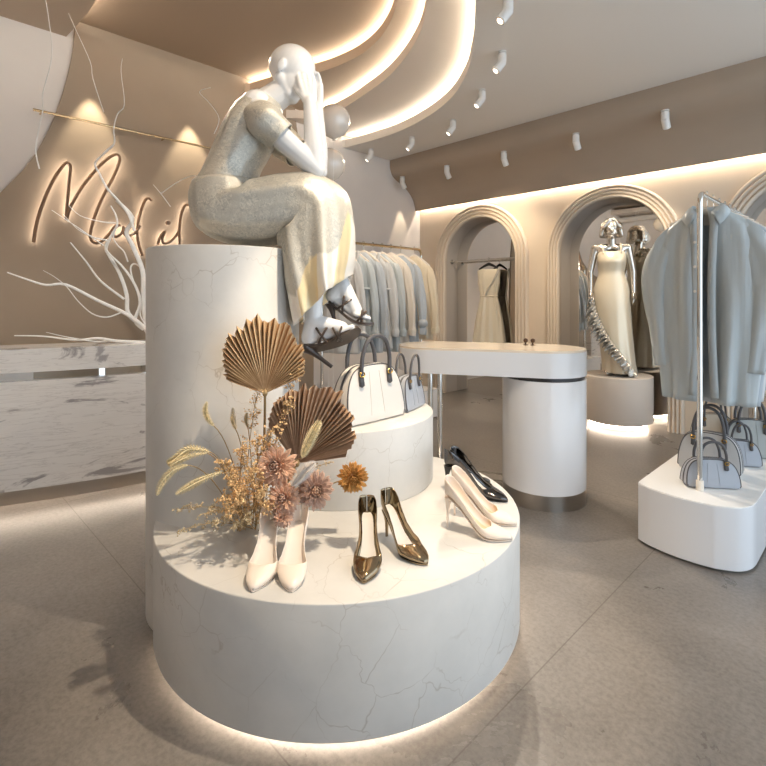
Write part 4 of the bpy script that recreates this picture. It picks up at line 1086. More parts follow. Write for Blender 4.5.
def flower(label, c, axis, R, m, base, m2=None, layers=7):
    t = thing('dried_flower', label, 'dried flower', base, 0, 'dried blossoms')
    axis = axis.normalized(); u = axis.orthogonal().normalized(); w = axis.cross(u)
    mb = MB(); mi = MB(); t1, t2 = [], []
    for L_ in range(layers):
        n = (15, 15, 14, 12, 10, 8, 5)[L_]; el = math.radians((-16, 2, 20, 38, 55, 70, 82)[L_]); ln = R * (1.0, 0.97, 0.92, 0.86, 0.78, 0.68, 0.58)[L_]
        for i in range(n):
            a = 2 * PI * (i + 0.5 * (L_ % 2)) / n + random.uniform(-0.08, 0.08)
            rad = u * math.cos(a) + w * math.sin(a); tan = axis.cross(rad)
            d = rad * math.cos(el) + axis * math.sin(el); ln2 = ln * random.uniform(0.9, 1.06)
            wd = R * (0.120, 0.115, 0.11, 0.10, 0.09, 0.08, 0.07)[L_]
            b_ = c + axis * 0.004 * L_ + rad * R * 0.12
            nrm = (axis * math.cos(el) - rad * math.sin(el))
            p1, p2, p3 = b_ + d * ln2 * 0.45, b_ + d * ln2 * 0.82 + nrm * R * 0.05, b_ + d * ln2 + nrm * R * 0.12
            vs = [b_, p1 + tan * wd + nrm * R * 0.03, p1 - tan * wd + nrm * R * 0.03, p1 - nrm * R * 0.02, p2 + tan * wd * 0.95 + nrm * R * 0.05, p2 - tan * wd * 0.95 + nrm * R * 0.05, p2, p3]
            tn_ = random.random(); (t1 if L_ < layers - 2 else t2).extend([0.10 + 0.2 * tn_] + [0.28 + 0.3 * tn_] * 3 + [0.5 + 0.4 * tn_] * 3 + [0.75 + 0.25 * tn_])
            (mb if L_ < layers - 2 else mi).add(vs, [(0, 1, 3), (0, 3, 2), (1, 4, 6, 3), (3, 6, 5, 2), (4, 7, 6), (6, 7, 5)])
    o = mb.build('petals', m, t, at=base); o2 = mi.build('inner_petals', m2 or m, t, at=base)
    for q, tv in ((o, t1), (o2, t2)):
        at_ = q.data.attributes.new('tone', 'FLOAT', 'POINT'); at_.data.foreach_set('value', tv)
    for q in (o, o2): md = q.modifiers.new('t', 'SOLIDIFY'); md.thickness = 0.0009
    MB().ball(c + axis * R * 0.10, R * 0.20, 12, 8).build('centre', m2 or m, t, at=base)
    st = stem_to(c - axis * 0.006, 0.0, base)
    MB().tube(st, 0.0022, 6).build('stem', M['stem'], t, at=base)
    return t
def bs(dx, dy=0.0): return BASE + V((dx, dy, 0.001))
view = V((0, -1, 0.25))
flower('large pink dried chrysanthemum in the centre of the bouquet', P(277, 466, 1.60), V((-0.05, -1, 0.35)), 0.062, M['petal_pink'], bs(0.03, -0.02), M['petal_mauve'])
flower('mauve dried blossom right of the white plume', P(315, 490, 1.60), V((0.25, -1, 0.3)), 0.056, M['petal_mauve'], bs(0.06, -0.01), M['petal_pink'])
flower('amber dried blossom standing apart at the far right of the bouquet', P(353, 477.5, 1.62), V((0.12, -1, 0.12)), 0.047, M['petal_amber'], bs(0.075, 0.0), M['petal_amber'], 7)
flower('dull pink dried blossom low in the bouquet above the cream pumps', P(284, 499, 1.56), V((-0.05, -1, 0.5)), 0.050, M['petal_pink'], bs(0.045, -0.03), M['petal_mauve'])
flower('small brown dried blossom between the two cream pumps', P(283, 517, 1.53), V((0.0, -1, 0.4)), 0.030, M['petal_mauve'], bs(0.05, -0.04), M['petal_pink'], 6)

def grass(label, pts, r, base, m=None, kind='wheat_plume', grp='drooping straw plumes'):
    """arching seed head: pts from neck to tip"""
    t = thing(kind, label, 'dried grass', base, 0, grp)
    st = stem_to(pts[0], 0.03, base); MB().tube(st, 0.0016, 6).build('stem', M['stem'], t, at=base)
    path = smooth_path(pts, 8); n = len(path); mb = MB()
    core = MB().tube(path, [max(0.0012, r * 0.42 * math.sin(PI * (0.06 + 0.92 * i / (n - 1))) ** 0.7) for i in range(n)], 8)
    o = core
    for i in range(1, n):
        f = i / (n - 1); env = r * (math.sin(PI * (0.08 + 0.9 * f)) ** 0.6)
        tg = (path[i] - path[i - 1]).normalized(); u = tg.orthogonal().normalized(); w = tg.cross(u)
        for k in range(7):
            a = 2 * PI * k / 7 + i * 0.9; d = (u * math.cos(a) + w * math.sin(a)); q = path[i] + d * env * 0.35
            tip = q + d * env * 0.95 + tg * env * 0.75; s_ = tg.cross(d) * env * 0.20
            o.add([q - s_, q + s_, tip, q + d * env * 0.12 + tg * env * 0.4], [(0, 1, 3), (0, 3, 2), (1, 2, 3), (0, 2, 1)])
    o.build('seed_head', m or M['straw'], t, at=base, smooth=False)
    return t
grass('upper arching straw plume at the left, the highest of the three drooping ones', [P(210, 452, 1.58), P(190, 449, 1.57), P(174, 460, 1.56), P(168, 464, 1.55)], 0.015, bs(-0.02))
grass('straw plume just under the highest drooping one at the left', [P(207, 453, 1.57), P(190, 456, 1.55), P(178, 461, 1.54), P(171, 466, 1.54)], 0.011, bs(-0.02, 0.01))
grass('leftmost straw plume, its tip farthest out over the plinth', [P(188, 465, 1.54), P(174, 470, 1.53), P(163, 482, 1.52), P(157, 495, 1.51)], 0.013, bs(-0.03, -0.01))
grass('lowest straw plume at the left, pointing down beside the pale sprigs', [P(222, 472, 1.54), P(203, 479, 1.52), P(188, 487, 1.51), P(176, 494, 1.50)], 0.013, bs(-0.01, -0.02))
grass('curled golden seed head standing up at the upper left', [P(214, 426, 1.64), P(208, 419, 1.64), P(205, 410, 1.64), P(207, 402, 1.64)], 0.010, bs(-0.01, 0.03), None, 'seed_head_stem', 'upright seed heads')
grass('grey seed head standing left of the upright golden fan', [P(236, 430, 1.66), P(233, 420, 1.66), P(233, 408, 1.66)], 0.010, bs(0.0, 0.04), M['bloom_pale'], 'seed_head_stem', 'upright seed heads')
grass('thin grey seed head close to the stalk of the golden fan', [P(248, 428, 1.68), P(246, 420, 1.68), P(247, 413, 1.68)], 0.008, bs(0.01, 0.04), M['bloom_pale'], 'seed_head_stem', 'upright seed heads')
grass('pale plume lying across the front of the brown fan', [P(302, 458, 1.56), P(307, 447, 1.57), P(314, 432, 1.58), P(320, 421, 1.59)], 0.017, bs(0.05, -0.02), M['straw'], 'pampas_plume', 'fluffy plumes')
grass('fluffy white plume among the pink blossoms', [P(292, 486, 1.54), P(299, 478, 1.545), P(306, 470, 1.55), P(315, 463, 1.555)], 0.019, bs(0.05, -0.03), M['cotton'], 'pampas_plume', 'fluffy plumes')
grass('white plume close to the upright stalk behind the pink blossom', [P(268, 460, 1.68), P(268, 448, 1.68), P(269, 436, 1.68), P(270, 428, 1.68)], 0.012, bs(0.03, 0.03), M['cotton'], 'pampas_plume', 'fluffy plumes')

def sprig(label, tip, base, m, nb, sz, spread, bare=0.3, seed=0, grp='filler sprigs'):
    """branching stem covered in tiny blooms"""
    rnd = random.Random(seed); t = thing('flower_sprig', label, 'dried sprig', base, 0, grp)
    main = stem_to(tip, 0.02, base, 14); sm_ = MB().tube(main, [0.0016 - 0.0008 * i / 14 for i in range(15)], 5); bl__ = MB()
    for k in range(nb):
        f = bare + (1 - bare) * rnd.random() ** 0.8; i = min(13, int(f * 14)); p = main[i].lerp(main[i + 1], rnd.random())
        tg = (main[i + 1] - main[i]).normalized()
        d = (V((rnd.gauss(0, 1), rnd.gauss(0, 1) * 0.8, rnd.gauss(0, 1))).normalized() + tg * 0.9).normalized()
        q = p + d * spread * (1.15 - 0.6 * f) * rnd.uniform(0.25, 1.0)
        sm_.tube([p, p.lerp(q, 0.5) + V((0, 0, 0.003)), q], 0.0006, 4)
        for e in range(3):
            c = q + V((rnd.gauss(0, 1), rnd.gauss(0, 1), rnd.gauss(0, 1))) * sz * 0.9; s = sz * rnd.uniform(0.6, 1.15)
            u = V((rnd.gauss(0, 1), rnd.gauss(0, 1), rnd.gauss(0, 1))).normalized(); w = u.orthogonal().normalized(); x = u.cross(w)
            vs = [c + u * s * 0.5] + [c + (w * math.cos(a) + x * math.sin(a)) * s for a in [2 * PI * j / 5 for j in range(5)]] + [c - u * s * 0.5]
            bl__.add(vs, [(0, 1 + j, 1 + (j + 1) % 5) for j in range(5)] + [(6, 1 + (j + 1) % 5, 1 + j) for j in range(5)])
    sm_.build('stem', M['stem'], t, at=base); bl__.build('blooms', m, t, at=base, smooth=False)['kind'] = 'stuff'
    return t
SP = [((262, 478, 1.56), 'apricot blooms behind the pink blossoms', 'bloom', 60), ((236, 488, 1.54), 'apricot blooms at the heart of the bouquet', 'bloom', 70), ((274, 446, 1.62), 'apricot blooms left of the brown fan root', 'bloom', 55), ((228, 512, 1.48), 'apricot blooms lowest at the left front', 'bloom', 55), ((268, 508, 1.50), 'apricot blooms just left of the low blossom', 'bloom', 55), ((300, 500, 1.58), 'apricot blooms under the mauve blossom', 'bloom', 40), ((222, 462, 1.58), 'apricot blooms at the upper left of the bouquet, above the drooping plumes', 'bloom', 60), ((230, 478, 1.52), 'apricot blooms at the left middle of the bouquet', 'bloom', 70), ((243, 448, 1.60), 'apricot blooms rising left of the golden fan stalk', 'bloom', 65),
      ((252, 470, 1.52), 'apricot blooms filling the centre left', 'bloom', 80), ((258, 440, 1.62), 'apricot blooms rising in front of the golden fan stalk', 'bloom', 55), ((240, 500, 1.50), 'apricot blooms low at the left front', 'bloom', 75),
      ((262, 492, 1.50), 'apricot blooms low in front of the stems', 'bloom', 75), ((300, 368, 1.66), 'tall apricot sprig reaching the right side of the golden fan', 'bloom', 55), ((258, 392, 1.66), 'slender apricot sprig climbing left beside the golden fan stalk', 'bloom', 40),
      ((290, 402, 1.62), 'tall apricot sprig in front of the brown fan', 'bloom', 60), ((277, 425, 1.60), 'apricot sprig between the two fans', 'bloom', 55), ((222, 500, 1.50), 'apricot blooms at the lower left edge', 'bloom', 55),
      ((177, 510, 1.50), 'pale twig stretching out left, the uppermost of the low ones', 'bloom_pale', 34), ((198, 516, 1.47), 'pale twig stretching left over the plinth', 'bloom_pale', 30), ((178, 532, 1.46), 'pale twig lying lowest at the left', 'bloom_pale', 30),
      ((214, 524, 1.46), 'pale twig hanging down at the left front', 'bloom_pale', 28), ((232, 530, 1.47), 'pale twig at the front left of the cream pumps', 'bloom_pale', 36), ((248, 520, 1.48), 'pale twig low in front beside the cream pump', 'bloom_pale', 40), ((333, 462, 1.64), 'pale sprig under the brown fan at the right', 'bloom_pale', 24)]
for i, (q, lb, m, nb) in enumerate(SP):
    tip = P(*q); tip.z = max(tip.z, PZ + 0.012)
    sprig('sprig of ' + lb if m == 'bloom' and 'sprig' not in lb else lb, tip, bs(random.uniform(-0.03, 0.05), random.uniform(-0.035, 0.03)), M[m], nb, 0.0038 if m == 'bloom' else 0.0034, 0.05 if m == 'bloom' else 0.026, 0.3 if i < 7 else 0.38, i)
# ================================================================ seated mannequin on the tall column
SR_ = V((CC.x, CC.y, CZ)); Y0 = 2.0
sm_root = thing('seated_mannequin', 'white bald mannequin in silver brocade dress seated on the tall column, face in hands', 'mannequin', SR_)
def Q(px, py, dy=0.0):       # sagittal plane point (drawn at Y0), moved sideways by dy
    p = P(px, py, Y0); p.y += dy; return p
body = MB()
# trunk
for (a, ra), (b, rb) in (((Q(228, 214), 0.085), (Q(226, 182), 0.080)), ((Q(228, 182), 0.078), (Q(247, 140), 0.080)), ((Q(247, 140), 0.080), (Q(260, 112), 0.064))):
    for dy in (-0.055, 0.055): body.capsule(a + V((0, dy, 0)), b + V((0, dy, 0)), ra, rb)
sh_n = P(262, 119, 1.865); sh_f = V((sh_n.x + 0.02, 2.135, sh_n.z))
body.capsule(Q(258, 110, -0.04), sh_n, 0.054, 0.048); body.capsule(Q(258, 110, 0.04), sh_f, 0.054, 0.048)
body.capsule(Q(258, 110), Q(284, 91), 0.064, 0.054)                       # neck
# head, tilted forward-down
hc = Q(291.5, 73); fw = V((0.90, -0.05, -0.44)).normalized(); up_ = V((0.44, 0.0, 0.90)).normalized(); sd = up_.cross(fw).normalized()
HM = Matrix((fw, sd, up_)).transposed()
def hp(f, s, u): return hc + fw * f + sd * s + up_ * u
body.ball(hp(-0.008, 0, 0.022), (0.094, 0.073, 0.088), 28, 20, HM)        # cranium
body.ball(hp(0.022, 0, -0.028), (0.066, 0.060, 0.084), 24, 18, HM)        # face
body.ball(hp(0.044, 0, -0.088), (0.030, 0.032, 0.026), 18, 12, HM)        # chin
body.capsule(hp(0.072, 0, 0.002), hp(0.098, 0, -0.036), 0.010, 0.013)     # nose
for s in (-1, 1):
    body.ball(hp(0.066, s * 0.030, 0.008), (0.022, 0.024, 0.010), 14, 10, HM)     # brow
    body.ball(hp(0.058, s * 0.036, -0.036), (0.022, 0.020, 0.020), 14, 10, HM)    # cheek
    body.ball(hp(0.072, s * 0.028, -0.010), (0.011, 0.015, 0.009), 12, 8, HM)     # closed eye
    body.ball(hp(-0.020, s * 0.074, -0.012), (0.017, 0.009, 0.027), 16, 12, HM)   # ear shell
    body.capsule(hp(-0.012, s * 0.042, -0.05), hp(0.036, s * 0.026, -0.086), 0.026, 0.022)      # jaw line
body.ball(hp(0.082, 0, -0.062), (0.012, 0.024, 0.008), 14, 8, HM)         # lips
# arms
el_n, el_f = P(316, 169, 1.925), P(319, 171, 2.07)
wr_n, wr_f = P(309.5, 101, 1.935), P(317, 106, 2.05)
for sh, el, wr in ((sh_n, el_n, wr_n), (sh_f, el_f, wr_f)):
    m_ = sh.lerp(el, 0.45) + V((0, 0, -0.004))
    body.capsule(sh, m_, 0.046, 0.045); body.capsule(m_, el, 0.045, 0.036)
    f_ = el.lerp(wr, 0.3); body.capsule(el, f_, 0.035, 0.039); body.capsule(f_, wr, 0.039, 0.0245)
# hands: palms against the cheeks, fingers up over the eyes
def hand(wr, s, dirs):
    upv, across, nrm = dirs           # finger direction, across the knuckles (thumb side +), towards the face
    k = wr + upv * 0.075
    for i in range(4):
        off = (1.5 - i) * 0.0178
        body.capsule(wr + across * off * 0.55 + upv * 0.008, k + across * off, 0.0165, 0.0115)
        L = (0.062, 0.070, 0.066, 0.052)[i]; r = (0.0092, 0.0096, 0.0092, 0.0082)[i]
        fan = across * (0.03 * (1.5 - i) / 1.5)
        a = k + across * off; d1 = (upv + fan + nrm * 0.10).normalized(); d2 = (upv + fan * 0.8 + nrm * 0.38).normalized(); d3 = (upv + nrm * 0.75).normalized()
        b = a + d1 * L * 0.44; c = b + d2 * L * 0.31; e = c + d3 * L * 0.24
        body.capsule(a, b, r * 1.06, r, 10); body.capsule(b, c, r, r * 0.94, 10); body.capsule(c, e, r * 0.94, r * 0.82, 10)
    ta = wr + across * 0.022 + upv * 0.022; tb = ta + across * 0.016 + upv * 0.026 + nrm * 0.010; tc_ = tb + across * 0.004 + upv * 0.024 + nrm * 0.012; td = tc_ + upv * 0.016 + nrm * 0.010
    body.capsule(ta, tb, 0.0150, 0.0115, 10); body.capsule(tb, tc_, 0.0112, 0.0100, 10); body.capsule(tc_, td, 0.0100, 0.0085, 10)
upv = V((-0.16, 0.10, 1)).normalized()
hand(wr_n, -1, (upv, V((-0.97, -0.20, -0.14)).normalized(), V((-0.25, 0.95, 0)).normalized()))
upf = V((-0.10, -0.05, 1)).normalized()
hand(wr_f, 1, (upf, V((-0.90, 0.35, -0.08)).normalized(), V((-0.5, -0.85, 0)).normalized()))
# legs
hip_n, hip_f = Q(238, 214, -0.085), Q(238, 214, 0.085)
kn_n, kn_f = Q(322, 198, -0.075), Q(328, 196, 0.075)
an_n, an_f = P(313, 322, 1.93), P(341, 285, 2.05)
for hp_, kn, an in ((hip_n, kn_n, an_n), (hip_f, kn_f, an_f)):
    body.capsule(hp_, kn, 0.082, 0.056); cf = kn.lerp(an, 0.3) + V((-0.008, 0, 0)); body.capsule(kn, cf, 0.054, 0.052); body.capsule(cf, an, 0.052, 0.031)
def foot(an, heel, ball_, toe, lat):
    body.capsule(an, heel, 0.034, 0.031)
    body.capsule(an + V((0.006, 0, -0.004)), ball_ + V((0, 0, 0.012)), 0.036, 0.028)
    body.capsule(heel, ball_, 0.026, 0.020)
    d = (toe - ball_); w = V((0, 1, 0))
    for i, off in enumerate((-0.026, -0.012, 0.0, 0.012, 0.023)):
        q = ball_ + w * off * 0.8; body.capsule(q, q + d * ((1.0, 0.95, 0.88, 0.8, 0.7)[i] if lat < 0 else (0.7, 0.8, 0.88, 0.95, 1.0)[i]) * 0.9 , 0.013, (0.011, 0.0085, 0.008, 0.008, 0.0075)[i if lat < 0 else 4 - i], 8)
# sole lines (heel -> ball -> toe), from the side
def sole_pts(px, Y): return smooth_path([P(x, y, Y) for x, y in px], 6)
near = [(304, 346), (312, 348), (322, 347), (334, 343), (345, 338), (353, 333), (359, 327.5)]
far = [(329, 301.5), (334, 306), (341, 312), (349, 318.5), (357, 322.5), (366, 324), (374, 323.5)]
YN, YF = 1.93, 2.05
foot(an_n, P(309, 338, YN), P(341, 331, YN), P(354, 326, YN), -1)
foot(an_f, P(333, 296, YF), P(356, 314, YF), P(370, 319, YF), 1)
fused(body, 'body', M['mannequin'], sm_root, 0.0042, SR_, 5)

# ---- high-heeled sandals
def sandal(px, Y, heel_tip, straps, roll):
    base = sole_pts(px, Y); n = len(base); g = []
    for i, p in enumerate(base):
        f = i / (n - 1); w = lerp_tab([(0, 0.020), (0.10, 0.029), (0.35, 0.024), (0.66, 0.041), (0.84, 0.037), (0.95, 0.024), (1, 0.010)], f)[0]
        t = (base[min(i + 1, n - 1)] - base[max(i - 1, 0)]).normalized(); nn = V((-t.z, 0, t.x))
        sd_ = (V((0, math.cos(roll), 0)) - nn * math.sin(roll)).normalized(); n2 = (nn * math.cos(roll) + V((0, math.sin(roll), 0))).normalized()
        g.append([p - sd_ * w + n2 * 0.004, p + sd_ * w + n2 * 0.004, p + sd_ * w * 0.94 - n2 * 0.006, p - sd_ * w * 0.94 - n2 * 0.006])
    s = MB().loft(g, True).build('sandal', M['sandal'], sm_root, at=SR_, angle=40)
    hs = base[2] + V((0, 0, -0.002)); ht = P(*heel_tip, Y); d = ht - hs
    MB().tube([hs + d * f for f in (0, 0.10, 0.28, 0.6, 0.97, 1.0)], [0.024, 0.020, 0.0125, 0.0082, 0.0072, 0.007], 14).build('heel', M['sandal'], s, at=SR_)
    for (x, y), (dx, dy), ru, rv in straps:
        c = P(x, y, Y); ax = V((dx, 0, -dy)).normalized(); u = V((-ax.z, 0, ax.x)); w = V((0, 1, 0))
        MB().tube([c + u * ru * math.cos(2 * PI * k / 28) + w * rv * math.sin(2 * PI * k / 28) for k in range(29)], 0.0046, 8).build('strap', M['sandal'], s, at=SR_)
    return s
sandal(near, YN, (332, 367), [((322, 334), (1, -0.75), 0.044, 0.040), ((324, 334), (1, 0.55), 0.042, 0.040), ((337, 333), (1, -0.6), 0.034, 0.041), ((340, 333), (1, 0.35), 0.032, 0.041)], math.radians(34))
sandal(far, YF, (336, 326), [((344, 303), (1, 0.15), 0.042, 0.038), ((345, 304), (1, 1.5), 0.044, 0.040), ((361, 317), (1, 0.9), 0.030, 0.040), ((362, 317), (1, 0.1), 0.028, 0.040)], math.radians(6))

# ---- dress: bodice and skirt lofted around the body
def ellipse_ring(c, vdir, hv, hu, n=72, fold=None, power=0.85):
    vdir = vdir.normalized(); out = []
    for j in range(n):
        a = 2 * PI * j / n; k = 1 + (fold(a) if fold else 0)
        cv, su = math.cos(a), math.sin(a)
        out.append(c + vdir * hv * k * math.copysign(abs(cv) ** power, cv) + V((0, 1, 0)) * hu * k * math.copysign(abs(su) ** power, su))
    return out
tors = [  # px,py, vdir(front), half sagittal, half lateral
    ((229, 218), (1, -0.05), 0.128, 0.160), ((227, 203), (1, 0.0), 0.128, 0.162), ((226, 188), (1, 0.05), 0.114, 0.150), ((233, 170), (1, 0.05), 0.106, 0.134), ((242, 152), (1, -0.1), 0.102, 0.136),
    ((250, 134), (1, -0.28), 0.100, 0.140), ((257, 120), (1, -0.40), 0.092, 0.134), ((262, 111), (1, -0.5), 0.080, 0.116), ((267, 104), (1, -0.6), 0.068, 0.090), ((270, 100), (1, -0.65), 0.060, 0.066)]
rg = []
for k, ((x, y), (vx, vz), hv, hu) in enumerate(tors):
    fo = (lambda a, k=k: 0.018 * math.sin(5 * a + k * 0.9) + 0.012 * math.sin(9 * a - k * 1.3)) if k < 6 else None
    rg.append(ellipse_ring(Q(x, y), V((vx, 0, vz)), hv, hu, fold=fo))
def resample(rings, k=4):
    n = len(rings[0]); cols = [smooth_path([r[j] for r in rings], k) for j in range(n)]
    return [[c[i] for c in cols] for i in range(len(cols[0]))]
o = MB().loft(resample(rg), True, (False, False)).build('bodice', M['brocade'], sm_root, at=SR_, angle=80)
md = o.modifiers.new('cloth', 'SOLIDIFY'); md.thickness = 0.004
# cap sleeves
for s, sh, el in ((-1, sh_n, el_n), (1, sh_f, el_f)):
    ax = (el - sh).normalized(); into = V((-0.25, s * -1.0, 0.28)).normalized()
    ctr = [sh + into * 0.105 + V((0.004, 0, 0.0)), sh + into * 0.05 + V((0, 0, 0.006)), sh + ax * 0.012, sh + ax * 0.055, sh + ax * 0.095]
    rr = [(0.056, 0.072), (0.066, 0.074), (0.070, 0.070), (0.064, 0.066), (0.061, 0.067)]; g = []
    tans = [-into, (-into * 0.7 + ax * 0.3), (ax * 0.75 - into * 0.25), ax, ax]
    for i, (c_, (ra_, rb_)) in enumerate(zip(ctr, rr)):
        t_ = tans[i].normalized(); u = (V((0, 0, 1)) - t_ * t_.z).normalized(); w_ = t_.cross(u)
        g.append([c_ + (u * math.cos(a) * ra_ + w_ * math.sin(a) * rb_) * (1 + 0.025 * math.sin(5 * a + i)) for a in [2 * PI * j / 48 for j in range(48)]])
    o = MB().loft(resample(g), True, (True, False)).build('cap_sleeve', M['brocade'], sm_root, at=SR_, angle=80)
    md = o.modifiers.new('cloth', 'SOLIDIFY'); md.thickness = 0.004
# skirt
sk_ = [((226, 184), (1, 0.05), 0.122, 0.156, 0.006), ((227, 198), (0.98, 0.12), 0.140, 0.168, 0.012), ((232, 208), (0.80, 0.60), 0.156, 0.180, 0.02), ((246, 212), (0.40, 0.92), 0.140, 0.186, 0.025), ((266, 211), (0.05, 1.0), 0.134, 0.186, 0.025),
       ((288, 208), (0.02, 1.0), 0.136, 0.183, 0.022), ((306, 208), (0.32, 0.94), 0.142, 0.182, 0.022), ((314, 216), (0.78, 0.60), 0.154, 0.184, 0.03), ((315, 230), (1.0, 0.15), 0.146, 0.186, 0.045), ((316, 248), (1.0, 0.02), 0.140, 0.190, 0.065),
       ((318, 266), (1.0, 0.12), 0.128, 0.196, 0.085), ((320, 281), (0.97, 0.32), 0.118, 0.200, 0.10), ((322, 294), (0.86, 0.56), 0.122, 0.200, 0.115), ((323, 301), (0.76, 0.72), 0.130, 0.198, 0.12)]
rg = []
for k, ((x, y), (vx, vz), hv, hu, am) in enumerate(sk_):
    fo = lambda a, am=am, k=k: am * (math.sin(5 * a + 0.4 + 0.06 * k) + 0.6 * math.sin(9 * a + 1.0 - 0.04 * k) + 0.35 * math.sin(14 * a))
    rg.append(ellipse_ring(Q(x, y), V((vx, 0, vz)), hv, hu, n=144, fold=fo, power=0.95))
rg = resample(rg, 4)
# the seat keeps the cloth on top of the column
for ring_ in rg:
    for p in ring_:
        if p.z < CZ + 0.008 and (V((p.x, p.y, 0)) - CC).length < CR + 0.006 :
            if p.z > CZ - 0.06 or True:
                d_ = V((p.x, p.y, 0)) - CC
                if p.z > CZ - 0.07: p.z = CZ + 0.008
                else:
                    d_ = d_.normalized() * (CR + 0.012); p.x, p.y = CC.x + d_.x, CC.y + d_.y
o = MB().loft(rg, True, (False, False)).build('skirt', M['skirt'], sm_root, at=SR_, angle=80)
md = o.modifiers.new('cloth', 'SOLIDIFY'); md.thickness = 0.004
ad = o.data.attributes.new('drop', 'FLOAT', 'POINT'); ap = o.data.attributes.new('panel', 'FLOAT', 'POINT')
for k in range(len(o.data.vertices)):          # brocade runs out diagonally into white satin pleats, some painted as warmly lit
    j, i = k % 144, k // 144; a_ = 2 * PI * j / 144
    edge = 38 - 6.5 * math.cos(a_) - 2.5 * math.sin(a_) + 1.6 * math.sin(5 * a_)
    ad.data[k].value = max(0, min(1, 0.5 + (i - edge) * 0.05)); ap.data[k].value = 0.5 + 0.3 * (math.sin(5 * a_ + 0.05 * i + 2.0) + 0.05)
# ================================================================ standing silver mannequin in the second arch
ms = thing('standing_mannequin', 'silver chrome mannequin with wavy bob in a champagne satin gown, on the glowing round plinth', 'mannequin', (MC.x - 0.06, MC.y - 0.01, MZ))
# local frame: +x = its left, -y = its front. Turned to face the room and slightly to the viewer's left
fdir = (V((-0.35, -1.0, 0))).normalized(); ms.rotation_euler = (0, 0, math.atan2(fdir.y, fdir.x) + PI / 2)
S = 0.865
def L(x, y, z): return V((x * S, y * S, z * S))
b = MB()
def cap(a, c, ra, rb): b.capsule(L(*a), L(*c), ra * S, rb * S)
for s in (-1, 1):
    cap((s * 0.060, 0, 0.92), (s * 0.050, 0, 1.08), 0.105, 0.078); cap((s * 0.050, 0, 1.08), (s * 0.068, 0.0, 1.28), 0.074, 0.070)
    cap((s * 0.065, 0, 1.28), (s * 0.105, 0.005, 1.385), 0.070, 0.048); cap((s * 0.05, 0, 1.38), (s * 0.165, 0.01, 1.385), 0.05, 0.043)
    cap((s * 0.165, 0.01, 1.385), (s * 0.215, 0.02, 1.13), 0.043, 0.034); cap((s * 0.215, 0.02, 1.13), (s * 0.215, -0.03, 0.90), 0.034, 0.023)
    cap((s * 0.085, 0, 0.90), (s * 0.06, -0.02, 0.48), 0.088, 0.056); cap((s * 0.06, -0.02, 0.48), (s * 0.05, 0.03, 0.10), 0.055, 0.030); cap((s * 0.05, 0.03, 0.09), (s * 0.055, -0.10, 0.025), 0.030, 0.024)
    # hand
    hw = (s * 0.215, -0.03, 0.90)
    cap(hw, (s * 0.214, -0.042, 0.845), 0.022, 0.026)
    for k in range(4):
        yy = -0.066 + k * 0.0165; ln = (0.060, 0.070, 0.065, 0.05)[k]
        cap((s * 0.214, yy, 0.842), (s * 0.210, yy - 0.006, 0.842 - ln * 0.55), 0.0095, 0.009); cap((s * 0.210, yy - 0.006, 0.842 - ln * 0.55), (s * 0.200, yy - 0.012, 0.842 - ln), 0.009, 0.0075)
    cap((s * 0.212, -0.060, 0.872), (s * 0.205, -0.086, 0.835), 0.012, 0.009)
cap((0, 0.015, 1.38), (0, -0.005, 1.50), 0.050, 0.046)
b.ball(L(0, 0.0, 1.605), (0.070 * S, 0.088 * S, 0.088 * S), 24, 18); b.ball(L(0, -0.026, 1.560), (0.056 * S, 0.062 * S, 0.080 * S), 20, 16)
cap((0, -0.078, 1.588), (0, -0.098, 1.555), 0.008, 0.011); b.ball(L(0, -0.074, 1.502), (0.026 * S, 0.020 * S, 0.02 * S), 12, 8)
b.ball(L(0, -0.083, 1.530), (0.022 * S, 0.010 * S, 0.008 * S), 12, 8)
for s in (-1, 1):
    b.ball(L(s * 0.027, -0.078, 1.590), (0.015 * S, 0.010 * S, 0.008 * S), 12, 8); b.ball(L(s * 0.030, -0.075, 1.606), (0.024 * S, 0.014 * S, 0.008 * S), 12, 8); b.ball(L(s * 0.036, -0.062, 1.548), (0.02 * S, 0.02 * S, 0.02 * S), 12, 8)
fused(b, 'body', M['chrome_skin'], ms, 0.0055, None, 4)
# wavy bob
h = MB()
h.ball(L(0, 0.030, 1.648), (0.086 * S, 0.086 * S, 0.070 * S), 20, 14)
for s in (-1, 1): h.capsule(L(s * 0.02, -0.045, 1.690), L(s * 0.082, -0.035, 1.610), 0.020 * S, 0.024 * S, 10)
for k in range(15):
    a = math.radians(-14 + 208 * k / 14); x, y = 0.086 * math.cos(a), 0.012 + 0.092 * math.sin(a)
    if y < -0.075: continue
    h.capsule(L(x * 0.95, y, 1.64), L(x * 1.08, y * 1.05, 1.575), 0.026 * S, 0.027 * S, 10); h.capsule(L(x * 1.08, y * 1.05, 1.575), L(x * 1.22, y * 1.12 + 0.006, 1.525), 0.026 * S, 0.022 * S, 10)
fused(h, 'hair', M['chrome_skin'], ms, 0.006, None, 3)
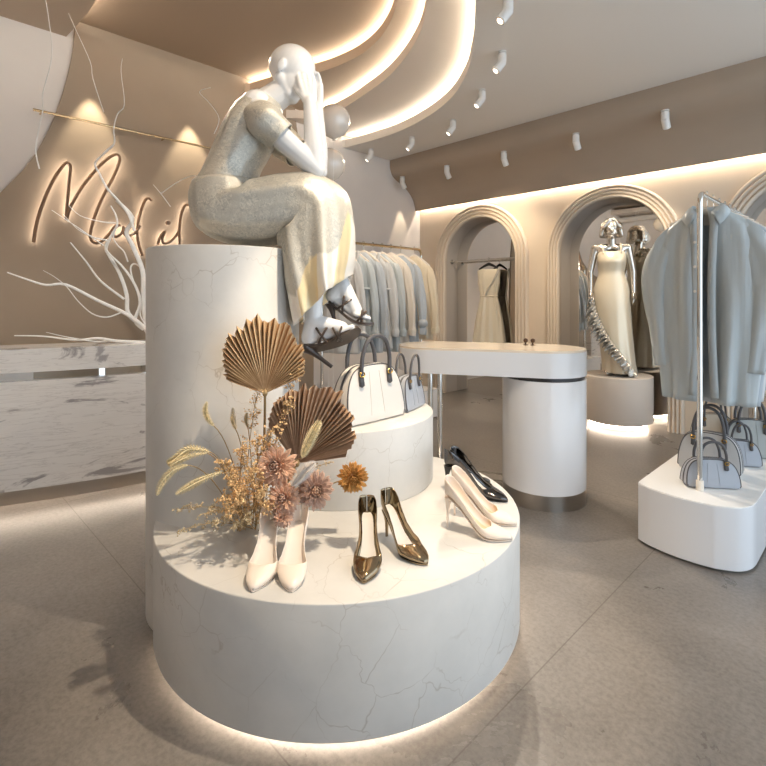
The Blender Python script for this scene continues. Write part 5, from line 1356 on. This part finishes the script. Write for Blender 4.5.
# gown
gd = [(0.03, 0.170, 0.190, 0.02), (0.15, 0.165, 0.180, 0.01), (0.35, 0.168, 0.165, 0.0), (0.55, 0.176, 0.150, 0.0), (0.75, 0.182, 0.140, 0.0), (0.90, 0.184, 0.130, 0.006), (1.00, 0.165, 0.112, 0.004), (1.10, 0.132, 0.096, 0.0), (1.17, 0.138, 0.106, -0.005), (1.24, 0.146, 0.122, -0.010), (1.30, 0.145, 0.108, -0.006), (1.345, 0.135, 0.085, 0.0)]
def gx(z): return 0.085 * max(0.0, (0.85 - z) / 0.85) ** 1.1
rings = []
for z, hx, hy, yo in gd:
    ring = []
    for j in range(96):
        a = 2 * PI * j / 96; q = max(0, (0.7 - z)) / 0.7
        k = 1 + q * (0.05 * math.sin(7 * a + 1) + 0.03 * math.sin(12 * a))
        zz = z
        ring.append(L(gx(z) + hx * k * math.cos(a), yo + hy * k * math.sin(a), zz))
    rings.append(ring)
o = MB().loft(resample(rings, 4), True, (False, False)).build('gown', M['satin'], ms, angle=80); md = o.modifiers.new('c', 'SOLIDIFY'); md.thickness = 0.004
for s in (-1, 1):
    pts = smooth_path([L(s * 0.085, -0.088, 1.325), L(s * 0.092, -0.055, 1.400), L(s * 0.095, 0.015, 1.432), L(s * 0.09, 0.060, 1.38), L(s * 0.085, 0.085, 1.33)], 4)
    MB().tube(pts, 0.011, 8, flat=0.4).build('shoulder_strap', M['satin'], ms)
# ruffle: a rippled double frill from the right hip down around the hem
def gown_at(a, z):
    for p_, q_ in zip(gd, gd[1:]):
        if p_[0] <= z <= q_[0]:
            f = (z - p_[0]) / (q_[0] - p_[0]); hx, hy, yo = [p_[i] + (q_[i] - p_[i]) * f for i in (1, 2, 3)]; break
    else: hx, hy, yo = gd[0][1:]
    return V((gx(z) + hx * math.cos(a), yo + hy * math.sin(a), z)), V((math.cos(a), math.sin(a), 0))
for lay, (wd, off) in enumerate(((0.135, 0.0), (0.10, 0.05))):
    g = []
    for i in range(241):
        f = i / 240
        a = math.radians(192 + 116 * f ** 1.3); z = 0.86 - 0.80 * f ** 0.9 + off * (1 - f)
        p_, nrm = gown_at(a, max(0.04, z)); rip = math.sin(i * 0.62 + lay) ; rip2 = math.sin(i * 0.37 + 1)
        row = []
        for k in range(6):
            q = k / 5; row.append((p_ + nrm * (0.004 + wd * q * (0.35 + 0.6 * math.sin(PI * min(1, f * 1.15))) + 0.02 * q * rip2) + V((-nrm.y, nrm.x, 0)) * 0.035 * q * rip + V((0, 0, 0.03 * q * rip - 0.06 * q))) * S)
        for r_ in row: r_.z = max(r_.z, 0.012)
        g.append(row)
    o = MB().loft(g, closed=False).build('ruffle', M['ruffle'], ms, angle=80); md = o.modifiers.new('c', 'SOLIDIFY'); md.thickness = 0.0025
